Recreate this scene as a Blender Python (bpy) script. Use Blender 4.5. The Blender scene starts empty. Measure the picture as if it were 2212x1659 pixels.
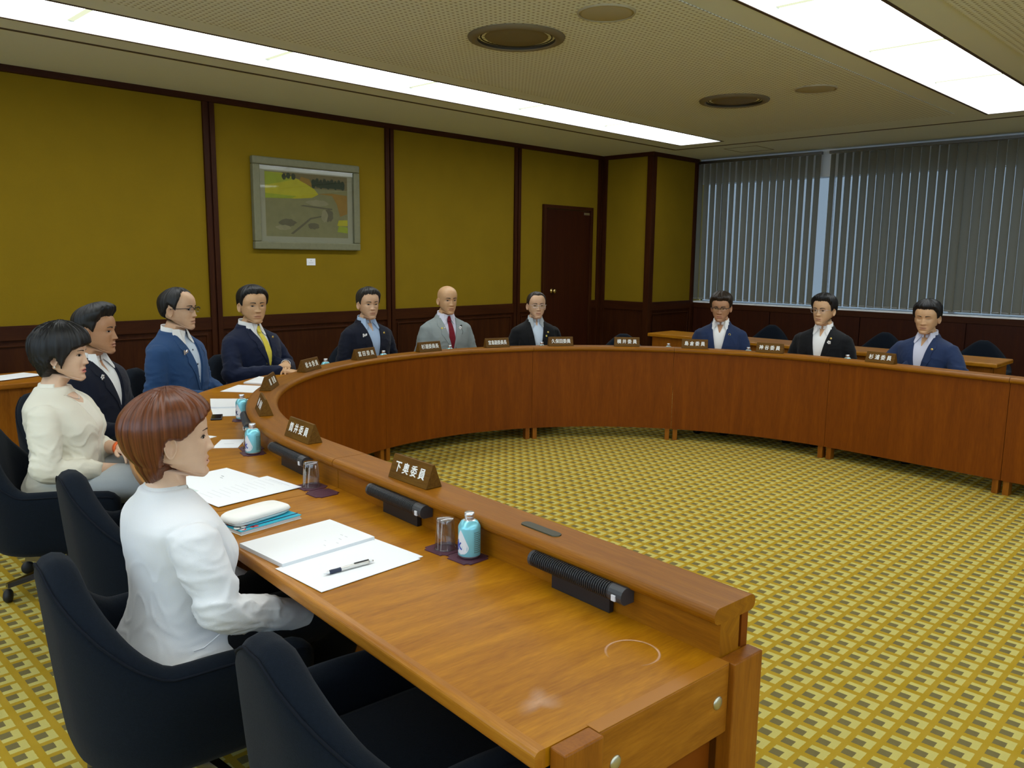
import bpy, bmesh, math, random
import numpy as np
from mathutils import Vector, Matrix
from mathutils.bvhtree import BVHTree

random.seed(7)
RNG = np.random.default_rng(7)
SC = bpy.context.scene
COL = SC.collection

# ------------------------------------------------------------------ camera, world, exposure
cam_d = bpy.data.cameras.new('camera')
cam = bpy.data.objects.new('camera', cam_d)
COL.objects.link(cam)
cam_d.sensor_width = 36.0
cam_d.lens = 1756.0 / 2212.0 * 36.0
cam_d.clip_start = 0.05
RGT = Vector((0.71127673, 0.70281516, 0.0116731))
DWN = Vector((0.11626087, -0.10125011, -0.98804445))
FWD = Vector((-0.69323072, 0.70413015, -0.15372675))
rm = Matrix((RGT, -DWN, -FWD)).transposed()
cam.matrix_world = Matrix.Translation((0, 0, 1.4)) @ rm.to_4x4()
SC.camera = cam

world = bpy.data.worlds.new('sky')
SC.world = world
world.use_nodes = True
bg = world.node_tree.nodes['Background']
bg.inputs[0].default_value = (0.66, 0.83, 1.0, 1)
bg.inputs[1].default_value = 2.7

PANEL_STRENGTH = 4.7
SC.view_settings.view_transform = 'Standard'
SC.view_settings.look = 'None'
SC.view_settings.gamma = 1.0
SC.view_settings.exposure = 0.5
SC.view_settings.use_curve_mapping = False
try:
    SC.cycles.use_denoising = True
    SC.cycles.max_bounces = 7
    SC.cycles.diffuse_bounces = 4
    SC.cycles.transparent_max_bounces = 12
    SC.cycles.sample_clamp_indirect = 6.0
    SC.cycles.caustics_reflective = False
    SC.cycles.caustics_refractive = False
except Exception:
    pass

# ------------------------------------------------------------------ materials
def nodes_of(m):
    nt = m.node_tree
    return nt, nt.nodes, nt.links, nt.nodes['Principled BSDF']

def mat(name, col, rough=0.6, metal=0.0, spec=0.5, coat=0.0, noise=0.0, nscale=40.0, bump=0.0, bscale=200.0, sheen=0.0, emit=None, estr=0.0):
    m = bpy.data.materials.new(name)
    m.use_nodes = True
    nt, N, L, p = nodes_of(m)
    p.inputs['Base Color'].default_value = (*col, 1)
    p.inputs['Roughness'].default_value = rough
    p.inputs['Metallic'].default_value = metal
    p.inputs['Specular IOR Level'].default_value = spec
    p.inputs['Coat Weight'].default_value = coat
    p.inputs['Coat Roughness'].default_value = 0.12
    if sheen:
        p.inputs['Sheen Weight'].default_value = sheen
        p.inputs['Sheen Roughness'].default_value = 0.5
    if emit:
        p.inputs['Emission Color'].default_value = (*emit, 1)
        p.inputs['Emission Strength'].default_value = estr
    tc = None
    if noise or bump:
        tc = N.new('ShaderNodeTexCoord')
    if noise:
        n = N.new('ShaderNodeTexNoise'); n.inputs['Scale'].default_value = nscale; n.inputs['Detail'].default_value = 4
        L.new(tc.outputs['Object'], n.inputs['Vector'])
        mx = N.new('ShaderNodeMix'); mx.data_type = 'RGBA'
        mx.inputs[6].default_value = (*[c * (1 - noise) for c in col], 1)
        mx.inputs[7].default_value = (*[min(1, c * (1 + noise)) for c in col], 1)
        L.new(n.outputs['Fac'], mx.inputs[0]); L.new(mx.outputs[2], p.inputs['Base Color'])
    if bump:
        n2 = N.new('ShaderNodeTexNoise'); n2.inputs['Scale'].default_value = bscale; n2.inputs['Detail'].default_value = 3
        L.new(tc.outputs['Object'], n2.inputs['Vector'])
        b = N.new('ShaderNodeBump'); b.inputs['Strength'].default_value = bump; b.inputs['Distance'].default_value = 0.002
        L.new(n2.outputs['Fac'], b.inputs['Height']); L.new(b.outputs['Normal'], p.inputs['Normal'])
    return m

def wood(name, c_dark, c_mid, c_light, stretch=(1, 1, 1), coords='Object', scale=6.0, rough=0.35, coat=0.25, bump=0.05, spec=0.5):
    """wood grain: noise stretched along one axis (small stretch = along the grain)"""
    m = bpy.data.materials.new(name); m.use_nodes = True
    nt, N, L, p = nodes_of(m)
    tc = N.new('ShaderNodeTexCoord')
    mp = N.new('ShaderNodeMapping'); mp.inputs['Scale'].default_value = stretch
    L.new(tc.outputs[coords], mp.inputs['Vector'])
    n1 = N.new('ShaderNodeTexNoise'); n1.inputs['Scale'].default_value = scale; n1.inputs['Detail'].default_value = 6; n1.inputs['Roughness'].default_value = 0.6
    n1.inputs['Distortion'].default_value = 0.6
    L.new(mp.outputs[0], n1.inputs['Vector'])
    n2 = N.new('ShaderNodeTexNoise'); n2.inputs['Scale'].default_value = scale * 9; n2.inputs['Detail'].default_value = 3
    L.new(mp.outputs[0], n2.inputs['Vector'])
    ad = N.new('ShaderNodeMix'); ad.data_type = 'FLOAT'; ad.inputs[0].default_value = 0.33
    L.new(n1.outputs['Fac'], ad.inputs[2]); L.new(n2.outputs['Fac'], ad.inputs[3])
    r = N.new('ShaderNodeValToRGB')
    e = r.color_ramp.elements
    e[0].position = 0.34; e[0].color = (*c_dark, 1)
    e[1].position = 0.66; e[1].color = (*c_light, 1)
    k = e.new(0.5); k.color = (*c_mid, 1)
    L.new(ad.outputs[0], r.inputs[0]); L.new(r.outputs[0], p.inputs['Base Color'])
    p.inputs['Roughness'].default_value = rough
    p.inputs['Coat Weight'].default_value = coat
    p.inputs['Coat Roughness'].default_value = 0.2
    p.inputs['Specular IOR Level'].default_value = spec
    if bump:
        b = N.new('ShaderNodeBump'); b.inputs['Strength'].default_value = bump; b.inputs['Distance'].default_value = 0.001
        L.new(ad.outputs[0], b.inputs['Height']); L.new(b.outputs['Normal'], p.inputs['Normal'])
    return m

TK_D, TK_M, TK_L = (0.26, 0.088, 0.001), (0.36, 0.136, 0.0015), (0.46, 0.19, 0.004)
M = {}
M['desk_top'] = wood('teak_desktop', TK_D, TK_M, TK_L, (9, 1.1, 1), 'UV', 2.6, 0.38, 0.0, 0.03, 0.22)
M['ledge'] = wood('teak_ledge', (0.19, 0.062, 0.001), (0.25, 0.086, 0.0018), (0.31, 0.114, 0.003), (1.0, 14, 1), 'UV', 2.2, 0.42, 0.0, 0.03, 0.22)
M['panel'] = wood('teak_panel', (0.145, 0.034, 0.001), (0.18, 0.043, 0.0012), (0.22, 0.055, 0.0016), (8, 0.7, 1), 'UV', 2.2, 0.55, 0.0, 0.03, 0.12)
M['teak_box'] = wood('teak_frame', (0.19, 0.056, 0.003), (0.25, 0.078, 0.004), (0.31, 0.105, 0.007), (10, 10, 1), 'Object', 2.5, 0.42, 0.0, 0.03, 0.22)
M['teak_rail'] = wood('teak_rail', (0.21, 0.066, 0.003), (0.28, 0.095, 0.005), (0.35, 0.128, 0.008), (10, 1, 10), 'Object', 2.5, 0.42, 0.0, 0.03, 0.22)
M['edge'] = wood('teak_edge', (0.29, 0.10, 0.006), (0.37, 0.14, 0.010), (0.46, 0.19, 0.018), (1, 12, 1), 'UV', 2.0, 0.33, 0.08, 0.03, 0.3)
DK_D, DK_M, DK_L = (0.027, 0.0060, 0.0012), (0.038, 0.0092, 0.0016), (0.052, 0.014, 0.0024)
M['dark_v'] = wood('brown_wood_upright', DK_D, DK_M, DK_L, (9, 9, 0.8), 'Object', 2.2, 0.5, 0.0, 0.03, 0.15)
M['dark_y'] = wood('brown_wood_rail', DK_D, DK_M, DK_L, (9, 0.8, 9), 'Object', 2.2, 0.5, 0.0, 0.03, 0.15)
M['dark_x'] = wood('brown_wood_crossrail', DK_D, DK_M, DK_L, (0.8, 9, 9), 'Object', 2.2, 0.5, 0.0, 0.03, 0.15)
M['door'] = wood('brown_wood_door', (0.026, 0.0052, 0.0014), (0.034, 0.007, 0.0018), (0.044, 0.0098, 0.0024), (8, 8, 0.6), 'Object', 2.0, 0.5, 0.0, 0.02, 0.15)
M['plate_wood'] = wood('name_plate_wood', (0.07, 0.028, 0.002), (0.115, 0.05, 0.004), (0.155, 0.072, 0.007), (1, 14, 14), 'Object', 9.0, 0.5, 0.0, 0.15, 0.15)
M['wallpaper'] = mat('mustard_wall_cloth', (0.225, 0.141, 0.003), 0.85, spec=0.2, noise=0.10, nscale=3.0, bump=0.25, bscale=260)
M['wallpaper_grey'] = M['wallpaper']
M['ceil_flat'] = mat('ceiling_paint', (0.70, 0.75, 0.74), 0.9, spec=0.1)
M['groove'] = mat('dark_groove', (0.06, 0.035, 0.02), 0.7)
M['chrome'] = mat('chrome', (0.75, 0.75, 0.76), 0.18, 1.0)
M['steel'] = mat('dark_polished_steel', (0.22, 0.22, 0.23), 0.25, 1.0)
M['alu'] = mat('aluminium', (0.72, 0.72, 0.74), 0.32, 1.0)
M['bolt'] = mat('dull_nickel', (0.55, 0.52, 0.40), 0.4, 1.0)
M['brass'] = mat('brass', (0.6, 0.45, 0.18), 0.35, 1.0)
M['felt'] = mat('navy_felt', (0.005, 0.008, 0.0135), 0.95, spec=0.1, noise=0.35, nscale=160, bump=0.5, bscale=500, sheen=0.05)
M['felt_pipe'] = mat('navy_piping', (0.005, 0.007, 0.012), 0.9, spec=0.15)
M['black'] = mat('black_plastic', (0.010, 0.010, 0.012), 0.42)
M['mic'] = mat('charcoal_moulding', (0.020, 0.021, 0.024), 0.3)
M['mic_end'] = mat('charcoal_endcap', (0.035, 0.037, 0.042), 0.35)
M['switch'] = mat('grey_switch', (0.62, 0.62, 0.64), 0.4)
M['rubber'] = mat('black_rubber', (0.008, 0.008, 0.009), 0.6)
M['paper'] = mat('white_paper', (0.86, 0.87, 0.88), 0.75, spec=0.2)
M['paper_edge'] = mat('paper_block_edge', (0.70, 0.72, 0.74), 0.8, spec=0.1, noise=0.08, nscale=300)
M['ink'] = mat('faint_print', (0.60, 0.61, 0.63), 0.8)
M['ink_dark'] = mat('dark_print', (0.08, 0.08, 0.10), 0.8)
M['ink_band'] = mat('pale_green_band', (0.66, 0.74, 0.71), 0.8)
M['coaster'] = mat('plum_leatherette', (0.075, 0.020, 0.038), 0.55, noise=0.2, nscale=90, bump=0.3, bscale=600)
M['white'] = mat('white_print', (0.82, 0.82, 0.78), 0.6)
M['white_em'] = M['white']
M['teal'] = mat('turquoise_cover', (0.01, 0.36, 0.50), 0.5)
M['cover_red'] = mat('red_flower_print', (0.55, 0.05, 0.06), 0.6)
M['navy_band'] = mat('navy_elastic', (0.01, 0.015, 0.06), 0.7)
M['cream_cloth'] = mat('off_white_cloth', (0.85, 0.84, 0.80), 0.8, spec=0.2)
M['zip'] = mat('silver_zip', (0.5, 0.5, 0.5), 0.4, 0.7)
M['navy_plastic'] = mat('navy_rubber_grip', (0.012, 0.02, 0.05), 0.5)
M['can_label'] = mat('label_text_block', (0.10, 0.20, 0.21), 0.5)
M['can_drop'] = mat('label_pale_drop', (0.72, 0.74, 0.78), 0.35)
M['can_blue'] = mat('label_deep_blue', (0.03, 0.08, 0.42), 0.4)
M['hair_black'] = None
M['frame_grey'] = mat('grey_green_frame', (0.18, 0.175, 0.10), 0.5, spec=0.3, noise=0.15, nscale=30)
M['mount'] = mat('grey_mount', (0.30, 0.29, 0.19), 0.8)
M['vent_dark'] = mat('vent_interior', (0.022, 0.017, 0.010), 0.7)
M['vent_rim'] = mat('vent_rim', (0.17, 0.14, 0.085), 0.6)
M['speaker_c'] = mat('ceiling_speaker_mesh', (0.42, 0.385, 0.28), 0.9, spec=0.1, noise=0.1, nscale=400)
M['sill'] = mat('white_sill', (0.85, 0.87, 0.90), 0.5)
M['backwall'] = mat('plain_rear_wall', (0.33, 0.25, 0.06), 0.9)

def glass(name, tint=(1, 1, 1), rough=0.0, mixf=0.12):
    m = bpy.data.materials.new(name); m.use_nodes = True
    nt = m.node_tree; N = nt.nodes; L = nt.links; N.clear()
    out = N.new('ShaderNodeOutputMaterial')
    tr = N.new('ShaderNodeBsdfTransparent'); tr.inputs[0].default_value = (*tint, 1)
    gl = N.new('ShaderNodeBsdfGlossy'); gl.inputs['Roughness'].default_value = max(rough, 0.02)
    lw = N.new('ShaderNodeLayerWeight'); lw.inputs[0].default_value = 0.5
    pw = N.new('ShaderNodeMath'); pw.operation = 'POWER'; L.new(lw.outputs['Facing'], pw.inputs[0]); pw.inputs[1].default_value = 2.3
    fr = N.new('ShaderNodeMath'); fr.operation = 'MULTIPLY_ADD'; L.new(pw.outputs[0], fr.inputs[0]); fr.inputs[1].default_value = 0.85; fr.inputs[2].default_value = 0.06
    mx = N.new('ShaderNodeMixShader')
    L.new(fr.outputs[0], mx.inputs[0]); L.new(tr.outputs[0], mx.inputs[1]); L.new(gl.outputs[0], mx.inputs[2])
    L.new(mx.outputs[0], out.inputs['Surface'])
    return m
M['glass'] = glass('clear_glass', (0.97, 0.98, 0.98))
M['lens'] = glass('spectacle_lens', (0.96, 0.96, 0.96))
M['pane'] = glass('window_glass', (0.95, 0.98, 1.0))
M['pane_far'] = glass('tinted_window_glass', (0.31, 0.325, 0.335))
M['tumbler'] = glass('tumbler_glass', (0.93, 0.94, 0.95))

def blind_mat():
    m = bpy.data.materials.new('grey_blind_cloth'); m.use_nodes = True
    nt = m.node_tree; N = nt.nodes; L = nt.links; N.clear()
    out = N.new('ShaderNodeOutputMaterial')
    d = N.new('ShaderNodeBsdfDiffuse'); d.inputs[0].default_value = (0.21, 0.20, 0.155, 1)
    t = N.new('ShaderNodeBsdfTranslucent'); t.inputs[0].default_value = (0.34, 0.34, 0.31, 1)
    mx = N.new('ShaderNodeMixShader'); mx.inputs[0].default_value = 0.30
    L.new(d.outputs[0], mx.inputs[1]); L.new(t.outputs[0], mx.inputs[2]); L.new(mx.outputs[0], out.inputs['Surface'])
    return m
M['blind'] = blind_mat()

def emis(name, col, s):
    m = bpy.data.materials.new(name); m.use_nodes = True
    nt = m.node_tree; N = nt.nodes; L = nt.links; N.clear()
    out = N.new('ShaderNodeOutputMaterial'); e = N.new('ShaderNodeEmission')
    e.inputs[0].default_value = (*col, 1); e.inputs[1].default_value = s
    L.new(e.outputs[0], out.inputs['Surface'])
    return m
M['panel_light'] = emis('lit_diffuser', (0.935, 0.985, 1.0), PANEL_STRENGTH)
M['divider'] = emis('lit_diffuser_joint', (0.95, 1.0, 0.70), 0.66)

def carpet_mat():
    m = bpy.data.materials.new('patterned_carpet'); m.use_nodes = True
    nt, N, L, p = nodes_of(m)
    tc = N.new('ShaderNodeTexCoord'); sp = N.new('ShaderNodeSeparateXYZ'); L.new(tc.outputs['Object'], sp.inputs[0])
    wob = N.new('ShaderNodeTexNoise'); wob.inputs['Scale'].default_value = 220; L.new(tc.outputs['Object'], wob.inputs['Vector'])
    def math_n(op, a, b=None):
        n = N.new('ShaderNodeMath'); n.operation = op
        for i, v in enumerate((a, b)):
            if v is None: continue
            if hasattr(v, 'is_linked') or hasattr(v, 'links'): L.new(v, n.inputs[i])
            else: n.inputs[i].default_value = v
        return n.outputs[0]
    P = 0.0738
    wv = math_n('MULTIPLY', math_n('SUBTRACT', wob.outputs['Fac'], 0.5), 0.05)
    fx = math_n('FRACT', math_n('ADD', math_n('DIVIDE', math_n('SUBTRACT', sp.outputs['X'], -0.755), P), wv))
    fy = math_n('FRACT', math_n('ADD', math_n('DIVIDE', math_n('SUBTRACT', sp.outputs['Y'], 2.432), P), wv))
    light = math_n('MULTIPLY', math_n('LESS_THAN', fx, 0.75), math_n('LESS_THAN', fy, 0.70))
    dark = math_n('MULTIPLY', math_n('LESS_THAN', fx, 0.46), math_n('LESS_THAN', fy, 0.42))
    pile = N.new('ShaderNodeTexNoise'); pile.inputs['Scale'].default_value = 900; pile.inputs['Detail'].default_value = 2
    L.new(tc.outputs['Object'], pile.inputs['Vector'])
    big = N.new('ShaderNodeTexNoise'); big.inputs['Scale'].default_value = 9; L.new(tc.outputs['Object'], big.inputs['Vector'])
    def mix(fac, a, b):
        n = N.new('ShaderNodeMix'); n.data_type = 'RGBA'
        L.new(fac, n.inputs[0]) if not isinstance(fac, float) else setattr(n.inputs[0], 'default_value', fac)
        for i, v in ((6, a), (7, b)):
            if isinstance(v, tuple): n.inputs[i].default_value = (*v, 1)
            else: L.new(v, n.inputs[i])
        return n.outputs[2]
    base = mix(big.outputs['Fac'], (0.40, 0.25, 0.009), (0.47, 0.31, 0.04))
    c = mix(light, base, (0.57, 0.49, 0.145))
    c = mix(dark, c, (0.185, 0.15, 0.060))
    v = N.new('ShaderNodeMapRange'); v.inputs[1].default_value = 0.3; v.inputs[2].default_value = 0.7; v.inputs[3].default_value = 0.78; v.inputs[4].default_value = 1.15
    L.new(pile.outputs['Fac'], v.inputs[0])
    mm = N.new('ShaderNodeMix'); mm.data_type = 'RGBA'; mm.blend_type = 'MULTIPLY'; mm.inputs[0].default_value = 1
    L.new(c, mm.inputs[6]); L.new(v.outputs[0], mm.inputs[7]); L.new(mm.outputs[2], p.inputs['Base Color'])
    p.inputs['Roughness'].default_value = 1.0; p.inputs['Specular IOR Level'].default_value = 0.05
    b = N.new('ShaderNodeBump'); b.inputs['Strength'].default_value = 0.5; b.inputs['Distance'].default_value = 0.003
    L.new(pile.outputs['Fac'], b.inputs['Height']); L.new(b.outputs['Normal'], p.inputs['Normal'])
    return m
M['carpet'] = carpet_mat()

def perforated_mat():
    m = bpy.data.materials.new('perforated_ceiling_tile'); m.use_nodes = True
    nt, N, L, p = nodes_of(m)
    tc = N.new('ShaderNodeTexCoord')
    vo = N.new('ShaderNodeTexVoronoi'); vo.inputs['Scale'].default_value = 27.0; vo.inputs['Randomness'].default_value = 0.0
    L.new(tc.outputs['Object'], vo.inputs['Vector'])
    r = N.new('ShaderNodeValToRGB'); r.color_ramp.interpolation = 'LINEAR'
    e = r.color_ramp.elements
    e[0].position = 0.22; e[0].color = (0.34, 0.33, 0.28, 1)
    e[1].position = 0.34; e[1].color = (0.73, 0.77, 0.75, 1)
    L.new(vo.outputs['Distance'], r.inputs[0]); L.new(r.outputs[0], p.inputs['Base Color'])
    p.inputs['Roughness'].default_value = 0.95; p.inputs['Specular IOR Level'].default_value = 0.05
    b = N.new('ShaderNodeBump'); b.inputs['Strength'].default_value = 0.6; b.inputs['Distance'].default_value = 0.006
    L.new(vo.outputs['Distance'], b.inputs['Height']); L.new(b.outputs['Normal'], p.inputs['Normal'])
    return m
M['perf'] = perforated_mat()

def can_mat():
    m = mat('pale_blue_can', (0.22, 0.60, 0.70), 0.28, 0.35)
    return m
M['can'] = can_mat()

def skin_mat(name, col, lip=(0.40, 0.13, 0.10)):
    m = bpy.data.materials.new(name); m.use_nodes = True
    nt, N, L, p = nodes_of(m)
    at = N.new('ShaderNodeAttribute'); at.attribute_name = 'lip'
    mx = N.new('ShaderNodeMix'); mx.data_type = 'RGBA'
    tc = N.new('ShaderNodeTexCoord'); n = N.new('ShaderNodeTexNoise'); n.inputs['Scale'].default_value = 35; n.inputs['Detail'].default_value = 4
    L.new(tc.outputs['Object'], n.inputs['Vector'])
    m2 = N.new('ShaderNodeMix'); m2.data_type = 'RGBA'
    m2.inputs[6].default_value = (col[0] * 0.90, col[1] * 0.84, col[2] * 0.80, 1)
    m2.inputs[7].default_value = (col[0] * 1.08, col[1] * 1.08, col[2] * 1.05, 1)
    L.new(n.outputs['Fac'], m2.inputs[0])
    L.new(at.outputs['Fac'], mx.inputs[0]); L.new(m2.outputs[2], mx.inputs[6]); mx.inputs[7].default_value = (*lip, 1)
    L.new(mx.outputs[2], p.inputs['Base Color'])
    p.inputs['Roughness'].default_value = 0.48
    p.inputs['Subsurface Weight'].default_value = 0.08
    p.inputs['Subsurface Radius'].default_value = (0.01, 0.004, 0.002)
    p.inputs['Specular IOR Level'].default_value = 0.4
    return m

def hair_mat(name, c1, c2, rough=0.38):
    """strand streaks that follow the angle round the crown"""
    m = bpy.data.materials.new(name); m.use_nodes = True
    nt, N, L, p = nodes_of(m)
    at = N.new('ShaderNodeAttribute'); at.attribute_name = 'strand'
    mp = N.new('ShaderNodeMapping'); mp.inputs['Scale'].default_value = (60, 1.2, 1)
    L.new(at.outputs['Vector'], mp.inputs['Vector'])
    n = N.new('ShaderNodeTexNoise'); n.inputs['Scale'].default_value = 1.0; n.inputs['Detail'].default_value = 5; n.inputs['Roughness'].default_value = 0.7
    L.new(mp.outputs[0], n.inputs['Vector'])
    r = N.new('ShaderNodeValToRGB'); e = r.color_ramp.elements
    e[0].position = 0.32; e[0].color = (*c1, 1); e[1].position = 0.68; e[1].color = (*c2, 1)
    L.new(n.outputs['Fac'], r.inputs[0]); L.new(r.outputs[0], p.inputs['Base Color'])
    p.inputs['Roughness'].default_value = rough
    p.inputs['Specular IOR Level'].default_value = 0.35
    b = N.new('ShaderNodeBump'); b.inputs['Strength'].default_value = 0.55; b.inputs['Distance'].default_value = 0.003
    L.new(n.outputs['Fac'], b.inputs['Height']); L.new(b.outputs['Normal'], p.inputs['Normal'])
    return m

def cloth(name, col, rough=0.85, scale=700, noise=0.15, sheen=0.08):
    return mat(name, col, rough, spec=0.2, noise=noise, nscale=scale, bump=0.2, bscale=scale, sheen=sheen)

# ------------------------------------------------------------------ mesh helpers
def mesh_obj(name, verts, faces, m, parent=None, smooth=False, uvs=None, fmat=None):
    me = bpy.data.meshes.new(name)
    me.from_pydata([tuple(v) for v in verts], [], [tuple(f) for f in faces])
    for x in (m if isinstance(m, (list, tuple)) else [m]):
        me.materials.append(x)
    if fmat is not None:
        me.polygons.foreach_set('material_index', fmat)
    if smooth:
        me.polygons.foreach_set('use_smooth', [True] * len(me.polygons))
    if uvs is not None:
        ul = me.uv_layers.new(name='UVMap')
        li = np.empty(len(me.loops), dtype=np.int32)
        me.loops.foreach_get('vertex_index', li)
        ul.data.foreach_set('uv', np.asarray(uvs, dtype=np.float32)[li].ravel())
    me.update()
    return link(name, me, parent)

def link(name, me, parent=None):
    o = bpy.data.objects.new(name, me)
    COL.objects.link(o)
    if parent is not None:
        o.parent = parent
    return o

def bm_obj(name, bm, m, parent=None, smooth=False):
    me = bpy.data.meshes.new(name)
    bm.to_mesh(me); bm.free()
    for x in (m if isinstance(m, (list, tuple)) else [m]):
        me.materials.append(x)
    if smooth:
        me.polygons.foreach_set('use_smooth', [True] * len(me.polygons))
    return link(name, me, parent)

def add_box(bm, c, s, rz=0.0, bevel=0.0, mi=0):
    r = bmesh.ops.create_cube(bm, size=1.0)
    vs = r['verts']
    mt = Matrix.Translation(c) @ Matrix.Rotation(rz, 4, 'Z') @ Matrix.Diagonal((s[0], s[1], s[2], 1))
    bmesh.ops.transform(bm, matrix=mt, verts=vs)
    fs = {f for v in vs for f in v.link_faces}
    for f in fs: f.material_index = mi
    if bevel > 0:
        es = list({e for v in vs for e in v.link_edges})
        bmesh.ops.bevel(bm, geom=es, offset=bevel, segments=2, affect='EDGES', profile=0.5)

def box(name, c, s, m, parent=None, bevel=0.0, rz=0.0):
    bm = bmesh.new(); add_box(bm, c, s, rz, bevel)
    return bm_obj(name, bm, m, parent)

def empty(name, loc=(0, 0, 0), rz=0.0):
    o = bpy.data.objects.new(name, None); COL.objects.link(o)
    o.location = loc; o.rotation_euler = (0, 0, rz); o.empty_display_size = 0.05
    return o

def tag(o, label=None, cat=None, group=None, kind=None):
    if label: o['label'] = label
    if cat: o['category'] = cat
    if group: o['group'] = group
    if kind: o['kind'] = kind
    return o

def lathe(name, prof, m, parent=None, n=40, fmat=None, loc=(0, 0, 0), smooth=True):
    """prof: list of (r,z); closed when r=0 at the ends"""
    V, F, FM = [], [], []
    idx = []
    for r, z in prof:
        if r < 1e-6:
            idx.append([len(V)]); V.append((loc[0], loc[1], loc[2] + z))
        else:
            ring = []
            for k in range(n):
                a = 2 * math.pi * k / n
                ring.append(len(V)); V.append((loc[0] + r * math.cos(a), loc[1] + r * math.sin(a), loc[2] + z))
            idx.append(ring)
    for i in range(len(idx) - 1):
        A, B = idx[i], idx[i + 1]
        for k in range(n):
            k2 = (k + 1) % n
            if len(A) == 1 and len(B) == 1: continue
            if len(A) == 1: F.append((A[0], B[k2], B[k]))
            elif len(B) == 1: F.append((A[k], A[k2], B[0]))
            else: F.append((A[k], A[k2], B[k2], B[k]))
            FM.append(fmat[i] if fmat else 0)
    return mesh_obj(name, V, F, m, parent, smooth, fmat=FM)

def copy_tree(o, parent=None):
    c = o.copy(); COL.objects.link(c)
    if parent is not None: c.parent = parent
    for ch in list(o.children):
        copy_tree(ch, c)
    return c

def prism(name, outline, z0, z1, m, parent=None, bevel=0.0, mats=None):
    """vertical prism from a plan outline (counter-clockwise)"""
    n = len(outline)
    V = [(x, y, z0) for x, y in outline] + [(x, y, z1) for x, y in outline]
    F = [tuple(range(n - 1, -1, -1)), tuple(range(n, 2 * n))] + [(i, (i + 1) % n, n + (i + 1) % n, n + i) for i in range(n)]
    fm = None
    if mats is not None:
        fm = [0, 0] + [1] * n
    return mesh_obj(name, V, F, mats if mats is not None else m, parent, False, fmat=fm)

def tube(name, pts, rad, m, parent=None, n=8, closed=False):
    V, F = tube_geo(pts, rad, n, closed)
    return mesh_obj(name, V, F, m, parent, True)

def tube_geo(pts, rad, n=8, closed=False):
    pts = [Vector(p) for p in pts]
    K = len(pts)
    rads = rad if isinstance(rad, (list, tuple, np.ndarray)) else [rad] * K
    V, F = [], []
    up = Vector((0, 0, 1))
    prev = None
    for i, p in enumerate(pts):
        if closed: t = pts[(i + 1) % K] - pts[i - 1]
        else: t = pts[min(i + 1, K - 1)] - pts[max(i - 1, 0)]
        t.normalize()
        if prev is None:
            a = t.cross(up)
            if a.length < 1e-3: a = t.cross(Vector((1, 0, 0)))
        else:
            a = prev - t * prev.dot(t)
        a.normalize(); prev = a
        b = t.cross(a)
        for k in range(n):
            an = 2 * math.pi * k / n
            V.append(p + (a * math.cos(an) + b * math.sin(an)) * rads[i])
    R = K if closed else K - 1
    for i in range(R):
        j = (i + 1) % K
        for k in range(n):
            k2 = (k + 1) % n
            F.append((i * n + k, i * n + k2, j * n + k2, j * n + k))
    if not closed:
        F.append(tuple(range(n - 1, -1, -1)))
        F.append(tuple((K - 1) * n + k for k in range(n)))
    return V, F

def text_mesh(body, size, bold=0.0, extrude=0.0004):
    cu = bpy.data.curves.new('lettering', 'FONT')
    cu.body = body; cu.size = size; cu.align_x = 'CENTER'; cu.align_y = 'CENTER'
    cu.extrude = extrude; cu.offset = bold; cu.resolution_u = 3
    o = bpy.data.objects.new('lettering', cu); COL.objects.link(o)
    bpy.context.view_layer.update()
    dg = bpy.context.evaluated_depsgraph_get()
    me = bpy.data.meshes.new_from_object(o.evaluated_get(dg))
    bpy.data.objects.remove(o); bpy.data.curves.remove(cu)
    return me

def bolden(me, d):
    """heavier lettering: the same outline five times, a hair apart"""
    V = [v.co.copy() for v in me.vertices]; F = [tuple(p.vertices) for p in me.polygons]
    nv, nf = [], []
    for k, (dx, dy) in enumerate(((0, 0), (d, 0), (-d, 0), (0, d * .8), (0, -d * .8))):
        b = len(nv); nv += [(v.x + dx, v.y + dy, v.z + k * 0.00002) for v in V]; nf += [tuple(i + b for i in f) for f in F]
    o = bpy.data.meshes.new('lettering'); o.from_pydata(nv, [], nf)
    return o

# ------------------------------------------------------------------ the room
XL, YC, XP, YW, H = -7.0, 8.79, -6.20, 9.82, 2.74     # left wall, far corner, pillar face, window wall, ceiling
Y0, XR = -3.4, 4.2
WZ = 0.845

fl = mesh_obj('floor', [(XL, Y0, 0), (XR, Y0, 0), (XR, YW + .1, 0), (XL, YW + .1, 0)], [(0, 1, 2, 3)], M['carpet'])
tag(fl, 'mustard carpet with a small cream and grey block pattern', None, None, 'structure')

# ceiling: plain border, perforated fields, two long light troughs, dark shadow line
TROUGHS = [(-5.60, -5.06), (-2.33, -1.79), (0.95, 1.49)]
_V, _F = [], []
_xs = [XL] + [v for t_ in TROUGHS for v in t_] + [XR]
for k in range(0, len(_xs), 2):
    b_ = len(_V); _V += [(_xs[k], Y0, H), (_xs[k], 8.5, H), (_xs[k + 1], 8.5, H), (_xs[k + 1], Y0, H)]; _F.append((b_, b_ + 1, b_ + 2, b_ + 3))
b_ = len(_V); _V += [(XL, 8.5, H), (XL, YW + .3, H), (XR, YW + .3, H), (XR, 8.5, H)]; _F.append((b_, b_ + 1, b_ + 2, b_ + 3))
ce = mesh_obj('ceiling', _V, _F, M['ceil_flat'])
tag(ce, 'beige ceiling with perforated fields between long light troughs', None, None, 'structure')
def slab(name, x0, x1, y0, y1, z0, z1, m, parent):
    return box(name, ((x0 + x1) / 2, (y0 + y1) / 2, (z0 + z1) / 2), (x1 - x0, y1 - y0, z1 - z0), m, parent)
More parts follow.
